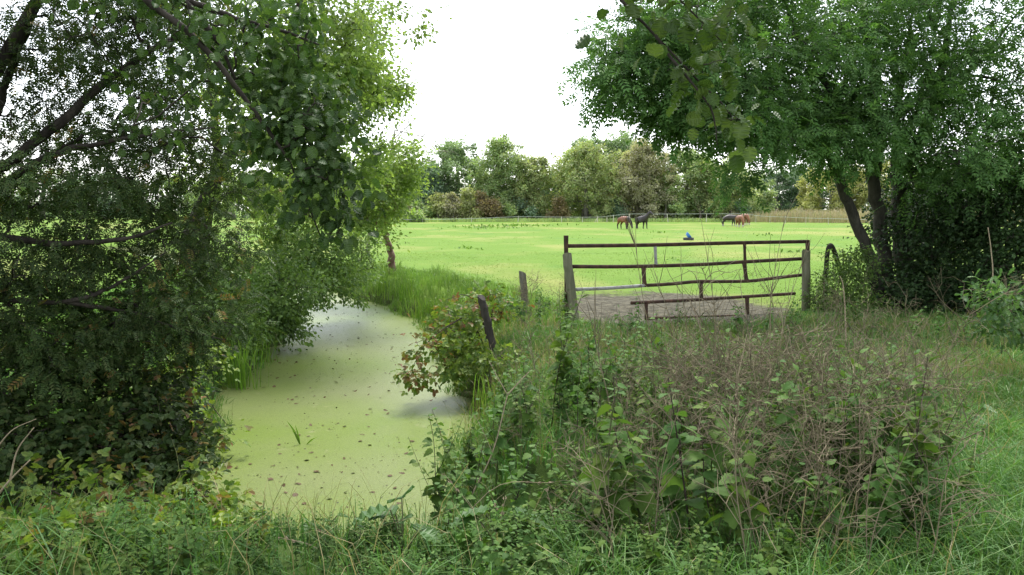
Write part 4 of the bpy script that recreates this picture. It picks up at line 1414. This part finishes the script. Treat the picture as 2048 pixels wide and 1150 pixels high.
    h = rng.uniform(1.3, 2.7, len(o)) * np.clip(.85 + .3 * hnoise(x * .2, y * .2, 4), .5, 1.2)
    blades(mb, o, h, rng.uniform(.05, .11, len(o)), rng, .35, .5)
    tag(mb.obj("tall_dry_grass", M_straw), "tall tan dry grass standing behind the sagging tape fence", "grass", kind="stuff")
    # rank grass foot of the far wood
    mb = MB()
    n = 9000
    x, y = rng.uniform(-24, 38, n), rng.uniform(128, 133, n)
    o = np.stack([x, y, 0 * x], 1)
    blades(mb, o, rng.uniform(.25, .8, n), rng.uniform(.05, .1, n), rng, .5, .5)
    tag(mb.obj("wood_edge_grass", FAR["green"]), "rank grass at the foot of the far wood", "grass", kind="stuff")


grass()


# ------------------------------------------------------------------ reeds, sedge
def reed_clump(label, px, py, Y, n, h0, h1, spread, seed, w=.014, lean=.35, mat=M_reed, name="reed_clump", group=None):
    rng = np.random.default_rng(seed)
    c = P(px, py, Y)
    c[2] = max(float(ground_z(c[0], c[1])), WATER_Z - .05)
    o = c + rng.normal(0, 1, (n, 3)) * np.array([spread, spread * .7, 0])
    mb = MB()
    blades(mb, o, rng.uniform(h0, h1, n), rng.uniform(.6, 1.2, n) * w, rng, lean, .45)
    return tag(mb.obj(name, mat, origin=c), label, "reeds", group)


reed_clump("bright green reed clump at the water edge of the left bank", 478, 762, 11.6, 90, .5, 1.05, .14, 1)
reed_clump("thin reed tuft beside the tangled bank shrub", 520, 700, 13.6, 50, .35, .8, .12, 2)
reed_clump("reed tuft on the far right bank below the crooked alder", 810, 622, 20.6, 90, .35, .8, .22, 3, .016)
reed_clump("pale reed tuft at the tip of the right bank", 850, 640, 18.6, 80, .3, .65, .2, 4, .016)
reed_clump("upright sedge tuft beneath the bramble on the right bank", 985, 850, 9.4, 60, .45, .85, .12, 5, .012)
reed_clump("broad bladed sedge tuft under the gate side bank", 760, 600, 22.6, 60, .4, .8, .2, 6, .016)


def water_shoot(px, py, seed, label, tips):
    c = P(px, py, 8.75)
    c[2] = WATER_Z
    mb = MB()
    for (tx, ty, w) in tips:
        t = P(tx, ty, 8.75)
        mid = c * .5 + t * .5 + [0, 0, .03]
        pts = curve_pts([c, mid, t], 7)
        wd = np.array([.6, 1, 1, .9, .7, .4, .05]) * w
        s = np.array([1., .3, 0])
        s = s / np.linalg.norm(s)
        v = np.concatenate([pts - s * wd[:, None], pts + s * wd[:, None]])
        i = np.arange(6)
        mb.add(v, np.stack([i, i + 7, i + 8, i + 1], 1))
    tag(mb.obj("water_iris", M_reed, origin=c), label, "plant", "green shoots standing in the duckweed")


water_shoot(600, 893, 1, "green iris shoot standing upright in the duckweed", [(574, 842, .012), (585, 862, .014), (590, 850, .008)])
water_shoot(614, 892, 2, "green iris blade lying bent on the duckweed", [(645, 874, .010), (634, 878, .007)])


# ------------------------------------------------------------------ floating leaves
def floating():
    rng = np.random.default_rng(77)
    protos = []
    for i in range(5):
        mb = MB()
        tv, tf = TEMPL["oak" if i % 2 else "oval"][:2]
        v = tv * np.array([.8 + .2 * rng.random(), 1, 1])
        v = v - [0, .5, 0]
        v[:, 2] = .25 * rng.uniform(.3, 1) * v[:, 0] ** 2 * 2 + .15 * rng.uniform(-.3, 1) * v[:, 1] ** 2 * 2 + .05
        mb.add(v, tf)
        me = mb.mesh("floating_leaf", M_fallen)
        protos.append(me)
    k = 0
    tries = 0
    while k < 270 and tries < 5000:
        tries += 1
        y = 6.9 + 15 * rng.random() ** 1.15
        x = rng.uniform(-5.2, -.4)
        if water_dist(np.array(x), np.array(y)) > -.12:
            continue
        if rng.random() > .45 + .5 * hnoise(x * 1.5, y * .8, 12):
            continue
        o = bpy.data.objects.new("floating_leaf", protos[rng.integers(5)])
        COL.objects.link(o)
        o.location = (x, y, WATER_Z + .004)
        o.rotation_euler = (rng.normal(0, .22), rng.normal(0, .22), rng.uniform(0, 6.28))
        s = rng.uniform(.026, .068)
        o.scale = (s, s, s)
        tag(o, "brown fallen leaf floating on the green duckweed", "leaf", "fallen leaves floating on the duckweed")
        k += 1


floating()


def flecks():
    rng = np.random.default_rng(78)
    n = 5200
    y = 6.7 + 16 * rng.random(n) ** 1.2
    x = rng.uniform(-5.4, -.4, n)
    k = (water_dist(x, y) < -.05) & (rng.random(n) < .5 + .6 * hnoise(x * 1.3, y * .7, 13))
    x, y = x[k], y[k]
    o = np.stack([x, y, 0 * x + WATER_Z + .004], 1)
    a = rng.uniform(0, 6.28, len(x))
    mb = MB()
    leaves(mb, "diamond", o, np.stack([np.cos(a), np.sin(a), .12 * rng.random(len(x))], 1), np.array([0, 0, 1.]) + rng.normal(0, .25, (len(x), 3)), rng.uniform(.008, .03, len(x)), rng.uniform(.25, .8, len(x)))
    tag(mb.obj("water_litter", M_fallen), "fine brown bits of litter on the duckweed", "litter", kind="stuff")


flecks()


# ------------------------------------------------------------------ brambles
b = gnd(-.30, 11.2)
def redfrac(T, r):
    return np.clip(.03 + .5 * (T[:, 2] > np.percentile(T[:, 2], 70)) * r.random(len(T)) + .5 * (T[:, 0] < np.percentile(T[:, 0], 20)), 0, .95)


make_tree("bramble", "bramble with reddening leaves hanging over the water at the dark post", "bramble", b,
          [([b, P(940, 640, 11.1), P(900, 650, 10.8), P(850, 690, 10.6), P(820, 745, 10.5)], [.010, .009, .007, .005, .002]),
           ([b, P(960, 620, 11.2), P(930, 590, 11.2), P(890, 600, 11)], [.01, .008, .006, .002]),
           ([b, P(985, 610, 11.4), P(1005, 590, 11.5)], [.01, .007, .002])],
          [lobe(930, 625, 11.2, 44, 28, .45, 24), lobe(908, 670, 11.0, 38, 34, .4, 24), lobe(935, 710, 10.9, 44, 38, .4, 26), lobe(855, 690, 10.7, 26, 26, .25, 12), lobe(826, 745, 10.5, 20, 20, .2, 10), lobe(990, 610, 11.6, 36, 26, .35, 16), lobe(965, 590, 11.6, 30, 14, .25, 10), lobe(900, 745, 10.6, 34, 26, .3, 12), lobe(992, 718, 10.35, 30, 18, .2, 8)],
          "tri", M_bramble, 8, .12, .9, .22, M_stem_p, 61, twig=.0018, mats2=(M_red, redfrac), crown_name="foliage")
b = gnd(-2.9, 4.7)
make_tree("bramble", "bramble with yellow and orange leaves by the grass at the bottom", "bramble", b,
          [([b, b + [.3, .1, .25], P(350, 1000, 4.7), P(440, 990, 4.8)], [.008, .007, .005, .002]), ([b, P(250, 1050, 4.5), P(330, 1090, 4.3)], [.008, .005, .002])],
          [lobe(340, 1050, 4.5, 90, 50, .3, 26), lobe(210, 1030, 4.5, 90, 50, .35, 16), lobe(430, 985, 4.9, 60, 40, .25, 16), lobe(90, 1000, 4.6, 100, 60, .35, 18), lobe(400, 1110, 4.1, 60, 34, .25, 14), lobe(120, 1080, 4.0, 120, 44, .3, 30), lobe(280, 1100, 3.9, 90, 36, .25, 18), lobe(60, 1130, 3.5, 90, 34, .25, 18), lobe(420, 1080, 4.1, 60, 34, .22, 14)],
          "tri", M_bramble, 11, .088, .9, .17, M_stem_p, 62, nrand=.6, twig=.0016, mats2=(M_yel, lambda T, r: .42 * r.random(len(T)) ** 1.8), crown_name="foliage")
b = gnd(-3.6, 5.6)
make_tree("bramble", "dark bramble thicket under the rowan boughs on the left bank", "bramble", b,
          [([b, P(100, 880, 5.6), P(60, 800, 5.6)], [.01, .008, .003]), ([b, P(250, 880, 5.8), P(330, 850, 6.0), P(420, 880, 6.2)], [.01, .008, .005, .002])],
          [lobe(100, 860, 5.5, 130, 80, .5, 50), lobe(270, 840, 5.9, 110, 80, .5, 46), lobe(200, 930, 5.3, 130, 60, .4, 40), lobe(330, 860, 6.2, 50, 60, .35, 20), lobe(60, 760, 5.8, 130, 60, .5, 36), lobe(350, 930, 5.6, 60, 40, .3, 16), lobe(380, 900, 6.0, 30, 36, .25, 8), lobe(300, 740, 6.2, 90, 60, .4, 26)],
          "tri", M_rowan, 19, .09, .9, .22, M_stem_p, 63, twig=.0018, mats2=(M_yel, lambda T, r: .10 * (T[:, 0] > np.median(T[:, 0]))), crown_name="foliage")
b = gnd(-3.9, 8.2)
make_tree("bramble", "leafy bramble trailing onto the duckweed from the left bank", "bramble", b,
          [([b, P(380, 760, 8.6), P(430, 820, 8.8), P(470, 870, 8.6)], [.01, .008, .005, .002])],
          [lobe(330, 760, 8.6, 60, 60, .4, 30), lobe(370, 810, 8.8, 36, 36, .3, 14), lobe(430, 872, 8.3, 34, 18, .25, 6), lobe(330, 840, 8.0, 60, 60, .4, 24), lobe(400, 720, 9.6, 50, 40, .4, 18)],
          "tri", M_bramble, 15, .09, .9, .2, M_stem_p, 64, twig=.0018, mats2=(M_red, lambda T, r: .12 * r.random(len(T))), crown_name="foliage")


# ------------------------------------------------------------------ nettles
def nettle_proto(seed, h, mat, stem_mat, tall=False):
    rng = np.random.default_rng(seed)
    n = 14
    bend = rng.normal(0, .10, 2)
    t = np.linspace(0, 1, n)
    c = np.stack([bend[0] * t ** 2 * h + .01 * np.sin(t * 9 + seed), bend[1] * t ** 2 * h, t * h], 1)
    sm = MB()
    tubes(sm, c, np.linspace(.0045, .0015, n), 5)
    lm = MB()
    O, Dd, Nn, LL = [], [], [], []
    z, a = .12 * h, rng.uniform(0, 3.14)
    gap = .048
    stems_ = [(c, h, 1.0)]
    for q in range(int(rng.integers(1, 4))):
        u0 = rng.uniform(.25, .6)
        p0 = np.array([np.interp(u0, t, c[:, j]) for j in range(3)])
        aa = rng.uniform(0, 6.28)
        hl = h * rng.uniform(.25, .45)
        c2 = p0 + np.stack([np.cos(aa) * t * hl * .5, np.sin(aa) * t * hl * .5, t ** 1.2 * hl], 1)
        tubes(sm, c2, np.linspace(.0028, .001, n), 4)
        stems_.append((c2, hl, .72))
    for cc, hh, ls in stems_:
        z = .10 * h
        while z < hh * .99:
            u = z / hh
            p = np.array([np.interp(u, t, cc[:, j]) for j in range(3)])
            for s in (0, math.pi):
                aa = a + s + rng.normal(0, .28)
                L = .098 * ls * (1 - .58 * max(0, u - .45) / .55) * rng.uniform(.65, 1.2) * (.6 if u < .2 else 1)
                if rng.random() < (.12 if u > .3 else .40):
                    continue
                d = np.array([math.cos(aa), math.sin(aa), rng.uniform(-.75, .30) + (.6 if u > .93 else 0)])
                O.append(p + d * .012)
                Dd.append(d)
                Nn.append([rng.normal(0, .3), rng.normal(0, .3), 1])
                LL.append(L)
            a += math.pi / 2 + rng.normal(0, .2)
            z += gap * (1 - .45 * u) * rng.uniform(.75, 1.25)
    leaves(lm, "serrate", np.array(O), np.array(Dd), np.array(Nn), np.array(LL), .92)
    # side shoots
    return lm.mesh("leaves", mat), sm.mesh("nettle_plant", stem_mat)


def nettles():
    rng = np.random.default_rng(41)
    protos = []
    for i in range(7):
        h = (.55, .7, .8, .95, .62, .75, .88)[i]
        protos.append((h, *nettle_proto(500 + i, h, M_nettle if i % 3 else M_nettle2, M_stem_p if i % 2 else M_stem_g)))

    todo = []

    def put(x, y, h, label, group, pick=None, lean=.10):
        todo.append((h / y + (9 if group is None else 0), x, y, h, label, group, pick, lean))

    def build(x, y, h, label, group, pick, lean):
        i = rng.integers(len(protos)) if pick is None else pick
        H, lm, sm = protos[i]
        o = bpy.data.objects.new("nettle_plant", sm)
        COL.objects.link(o)
        s = bpy.data.objects.new("leaves", lm)
        COL.objects.link(s)
        s.parent = o
        g = gnd(x, y, -.02)
        o.location = Vector(g)
        o.rotation_euler = (rng.normal(0, lean), rng.normal(0, lean), rng.uniform(0, 6.28))
        k = h / H
        w = (k ** .6 if k > 1 else k) * (1.2 if y < 4.3 else 1)
        o.scale = (w, w, k)
        tag(o, label, "nettle", group)

    def bed(rest):
        lm_, sm_ = MB(), MB()
        for _, x, y, h, _l, _g, _p, lean in rest:
            H, lm, sm = protos[rng.integers(len(protos))]
            a = rng.uniform(0, 6.28)
            R = np.array([[math.cos(a), -math.sin(a), rng.normal(0, lean)], [math.sin(a), math.cos(a), rng.normal(0, lean)], [0, 0, 1]]) * min(1.1, h / H)
            for src, dst in ((lm, lm_), (sm, sm_)):
                v = np.empty(len(src.vertices) * 3, np.float32)
                src.vertices.foreach_get("co", v)
                f = np.array([p.vertices[:] for p in src.polygons if len(p.vertices) == 4])
                dst.add(v.reshape(-1, 3) @ R.T + gnd(x, y, -.02), f)
        b = lm_.obj("nettle_bed", M_nettle)
        tag(b, "bed of smaller nettles filling in between the others", "nettles", kind="stuff")
        sm_.obj("stem", M_stem_p, b)
    G1, L1 = "nettles massed on the near bank", "dark green nettle massed among others on the near bank"
    k = 0
    while k < 150:
        x, y = rng.uniform(-.6, 2.4), 3.7 + 4.2 * rng.random() ** .9
        if water_dist(np.array(x), np.array(y)) < .15:
            continue
        z0 = float(ground_z(np.array(x), np.array(y)))
        put(x, y, rng.uniform(.45, .92) * (.62 + .38 * min(1, (y - 3.7) / 1.4)), L1, G1)
        k += 1
    # along the canal end
    G2, L2 = "low nettles along the near end of the water", "low nettle fringing the near end of the duckweed"
    k = 0
    while k < 100:
        y = rng.uniform(2.9, 5.2)
        x = rng.uniform(-.42 * y, .05 * y)
        put(x, y, rng.uniform(.15, .30), L2, G2)
        k += 1
    G5, L5 = "nettles at the foot of the view", "short leafy nettle in the mixed weeds at the very front"
    for k in range(420):
        y = 2.6 + 1.7 * rng.random() ** .9
        x = y * rng.uniform(-.62, .38)
        put(x, y, rng.uniform(.20, .42) * (.68 if -.36 * y < x < -.1 else 1), L5, G5, None, .2)
    G6, L6 = "weeds round the short fence post", "nettle among the weeds round the short grey fence post"
    for k in range(16):
        y = rng.uniform(12.4, 13.8)
        put((rng.uniform(985, 1135) - 1024) / F * y, y, rng.uniform(.4, .75), L6, G6)
    # thicket understory right
    G3, L3 = "nettles under the brown stalks", "nettle growing up among the dry brown stalks"
    for k in range(108):
        y = rng.uniform(3.5, 7.6)
        put(y * rng.uniform(.08, .54), y, (1.7 - .14 * y) * rng.uniform(.5, .95), L3, G3)
    # before the gate
    G4, L4 = "nettles before the gate", "small nettle in the rough grass before the gate"
    for k in range(40):
        x, y = rng.uniform(-.2, 6.2), rng.uniform(8.2, 12.6)
        if water_dist(np.array(x), np.array(y)) < .3:
            continue
        put(x, y, rng.uniform(.35, .75), L4, G4)
    # the tall single stems
    p = P(874, 960, 5.9)
    put(p[0], p[1], 1.12, "tall thin nettle stalk leaning over the water on its own", None, 3, .03)
    p = P(1100, 860, 6.6)
    put(p[0], p[1], 1.25, "tall nettle stalk with upright leaves above the bank weeds", None, 3, .12)
    todo.sort(key=lambda q: -q[0])
    for q in todo[:285]:
        build(*q[1:])
    bed(todo[285:])


nettles()


# ------------------------------------------------------------------ dead stalks
def dead_proto(seed, h, branchy=1.0, r=.0042):
    rng = np.random.default_rng(seed)
    mb = MB()
    n = 12
    t = np.linspace(0, 1, n)
    b0 = rng.normal(0, .12, 2)
    c = np.stack([b0[0] * t ** 2 * h + .02 * np.sin(t * 7 + seed), b0[1] * t ** 2 * h + .02 * np.cos(t * 6 + seed), t * h], 1)
    tubes(mb, c, np.linspace(r, r * .3, n), 5)
    nb = int(rng.integers(7, 12) * branchy)
    tw = []
    for i in range(nb):
        u = rng.uniform(.3, .97)
        p = np.array([np.interp(u, t, c[:, j]) for j in range(3)])
        a = rng.uniform(0, 6.28)
        L = rng.uniform(.16, .42) * (1.15 - .5 * u)
        d = np.array([math.cos(a), math.sin(a), rng.uniform(.1, 1.1)])
        d /= np.linalg.norm(d)
        e = p + d * L + np.array([0, 0, rng.uniform(-.12, .10)])
        q = curve_pts([p, p + d * L * .55 + np.array([0, 0, .04]) + rng.normal(0, .02, 3), e], 7)
        tubes(mb, q, np.linspace(.0024, .0011, 7), 4)
        for j in range(int(rng.integers(2, 6))):
            s = q[rng.integers(2, 7)]
            dd = nrm(d + rng.normal(0, .75, 3)) * rng.uniform(.05, .16)
            tw.append([s, s + dd * .5 + rng.normal(0, .008, 3), s + dd])
    if tw:
        tw = np.array(tw)
        tubes(mb, tw, np.broadcast_to(np.array([.0016, .0013, .0008]), (len(tw), 3)), 3)
    return mb.mesh("dead_stalk", M_dead)


def dead_stalks():
    rng = np.random.default_rng(58)
    pr = [(h, dead_proto(700 + i, h, br)) for i, (h, br) in enumerate([(1.0, 1.3), (1.1, 1.5), (1.2, 1.4), (.9, 1.6), (1.25, 1.2), (1.05, 1.7), (1.35, 1.1), (.8, 1.5), (1.15, 1.8)])]

    def put(x, y, h, label, group, pick=None, lean=.14, name="dead_stalk"):
        H, me = pr[rng.integers(len(pr)) if pick is None else pick]
        o = bpy.data.objects.new(name, me)
        COL.objects.link(o)
        o.location = Vector(gnd(x, y, -.02))
        o.rotation_euler = (rng.normal(0, lean), rng.normal(0, lean), rng.uniform(0, 6.28))
        k = h / H
        o.scale = (k, k, k)
        tag(o, label, "dead plant", group)
    G1, L1 = "dry brown stalks in the thicket", "dry brown branching stalk in the dense thicket before the gate"
    for i in range(195):
        y = 3.3 + 3.9 * rng.random() ** .85
        u = rng.beta(1.6, 1.4)
        x = (1130 + u * 800 - 1024) / F * y + rng.normal(0, .06)
        put(x, y, (1.86 - .155 * y) * rng.uniform(.6, 1.0) * (1.2 if rng.random() < .1 else 1) * (1 if u > .25 else .85) * (.85 if y < 4.2 else 1), L1, G1)
    G2, L2 = "tall dark stems over the gate", "tall thin dark stem rising in front of the rusty gate"
    for (bx, tx, ty) in ((1330, 1268, 470), (1400, 1360, 520), (1470, 1396, 400), (1420, 1310, 545), (1560, 1540, 560), (1500, 1620, 480), (1480, 1570, 430), (1250, 1190, 560), (1450, 1430, 600), (1640, 1680, 590)):
        D = rng.uniform(5.0, 6.4)
        t = P(tx, ty, D)
        g = gnd((bx - 1024) / F * D, D, -.02)
        mb = MB()
        n = 16
        c = curve_pts([g, g * .6 + t * .4 + rng.normal(0, .03, 3), g * .3 + t * .7 + rng.normal(0, .02, 3), t], n)
        tubes(mb, c, np.linspace(.0055, .0012, n), 5)
        tw = []
        for j in range(14):
            s = c[rng.integers(4, n - 1)]
            d = nrm((t - g) / np.linalg.norm(t - g) + rng.normal(0, .5, 3)) * rng.uniform(.12, .45)
            q = curve_pts([s, s + d * .5 + rng.normal(0, .015, 3), s + d + [0, 0, .04]], 6)
            tubes(mb, q, np.linspace(.0025, .0009, 6), 4)
        o = mb.obj("dead_stalk", M_dead, origin=g)
        tag(o, L2, "dead plant", G2)
    G3, L3 = "brown stalks among the nettles", "thin brown stalk standing among the bank nettles"
    for i in range(36):
        y = rng.uniform(5, 9.5)
        x = rng.uniform(-.1, 1.6)
        put(x, y, rng.uniform(.5, .95), L3, G3)
    G5, L5 = "brown stalks round the short fence post", "brown seeding stalk beside the short grey fence post"
    for i in range(16):
        y = rng.uniform(12.3, 13.8)
        put((rng.uniform(985, 1140) - 1024) / F * y, y, rng.uniform(.45, .85), L5, G5)
    G4, L4 = "brown stalks by the hedge foot", "brown stalk standing in the grass near the hedge foot"
    for i in range(26):
        y = rng.uniform(8.5, 12.8)
        x = rng.uniform(3.4, 7.5)
        put(x, y, rng.uniform(.5, 1.05), L4, G4)


dead_stalks()


def pale_stalk(label, stems, D, r=.007, name="dry_stalk"):
    mb = MB()
    g = None
    for st in stems:
        pts = [P(x, y, D) for x, y in st]
        if g is None:
            g = pts[0]
        c = curve_pts(pts, 4 * len(pts))
        tubes(mb, c, np.linspace(r, r * .45, len(c)), 6)
        r *= .75
    tag(mb.obj(name, M_pale, origin=g, smooth_shade=True), label, "dead plant")


pale_stalk("pale forked dry hogweed stalk in front of the water edge", [[(905, 1110), (935, 1010), (985, 905), (1015, 790)], [(1015, 790), (1040, 762), (1058, 744)], [(1015, 790), (990, 745), (978, 722)], [(985, 905), (960, 850), (948, 830)]], 5.2)
pale_stalk("pale broken dry stalk at the foot of the brambles", [[(-20, 1010), (20, 960), (60, 920)], [(20, 960), (35, 900), (68, 855)], [(-10, 900), (25, 860), (72, 838)]], 4.2)
pale_stalk("bleached twisted stem standing before the hedge", [[(1950, 690), (1968, 640), (1985, 560), (1982, 500), (1976, 455)]], 9.6, .010)
pale_stalk("bleached stem before the gate shrub", [[(1692, 700), (1690, 620), (1686, 570), (1680, 553)]], 9.8, .010)


# long dry grass culms leaning across the front
def culms():
    rng = np.random.default_rng(4)
    lab, grp = "long dry grass stem leaning over the front bank", "long dry grass stems at the front"
    for (x0, y0, x1, y1, bow) in ((1010, 1140, 890, 950, 20), (1130, 1150, 1095, 985, 5), (1040, 1080, 985, 1005, -10), (1380, 1150, 1300, 900, 25), (1460, 1150, 1400, 960, 0), (1350, 1130, 1180, 985, -30), (760, 1150, 640, 1060, -20), (1180, 1150, 1160, 1000, 5), (1640, 1150, 1660, 950, 10), (1250, 1150, 1340, 940, 10), (980, 1150, 1010, 1000, 6), (210, 1150, 232, 1085, 2), (1560, 1150, 1530, 980, -8), (880, 1060, 1100, 965, -60), (700, 1150, 560, 1075, -20)):
        D = rng.uniform(3.7, 4.4)
        a, e = P(x0, y0, D), P(x1, y1, D + rng.uniform(-.1, .3))
        a[2] = min(a[2], float(ground_z(a[0], a[1])) + .02)
        m = a * .5 + e * .5 + [0, 0, abs(bow) / F * D]
        mb = MB()
        c = curve_pts([a, m, e], 10)
        tubes(mb, c, np.linspace(.0026, .0011, 10), 4)
        sp_ = nrm(c[-1] - c[-2])
        ears = np.repeat(c[-3:], 5, 0) + rng.normal(0, .004, (15, 3))
        leaves(mb, "diamond", ears, sp_ + rng.normal(0, .25, (15, 3)), rng.normal(0, 1, (15, 3)), .022, .35)
        o = mb.obj("grass_stem", M_pale, origin=a)
        tag(o, lab, "grass stem", grp)


culms()


def big_leaf_plant(px, py, D, n, size, seed, label):
    rng = np.random.default_rng(seed)
    c = gnd((px - 1024) / F * D, D)
    root = empty("butterbur", c, label, "plant", None)
    lm, sm = MB(), MB()
    for i in range(n):
        a = rng.uniform(0, 6.28)
        L = size * rng.uniform(.7, 1.2)
        d = np.array([math.cos(a), math.sin(a), 0])
        top = c + d * rng.uniform(.05, .16) + [0, 0, rng.uniform(.12, .3)]
        tubes(sm, curve_pts([c, c * .5 + top * .5 + [0, 0, .04], top], 5), np.full(5, .004), 5)
        leaves(lm, "round", top[None], (d + [0, 0, -.15])[None], (np.array([0, 0, 1.]) + rng.normal(0, .25, 3))[None], np.array([L]), 1.0)
    lm.obj("leaves", M_big, root, origin=c)
    sm.obj("stem", M_stem_g, root, origin=c)


big_leaf_plant(800, 1120, 3.9, 6, .17, 1, "broad leaved butterbur low at the front left of the nettles")
big_leaf_plant(1010, 1130, 3.8, 6, .16, 2, "broad leaved butterbur under the dry grass stems")
big_leaf_plant(620, 1000, 5.0, 3, .10, 3, "two leaved seedling at the duckweed edge")
big_leaf_plant(1940, 800, 6.0, 5, .12, 4, "pale dock in the bright grass at the right")
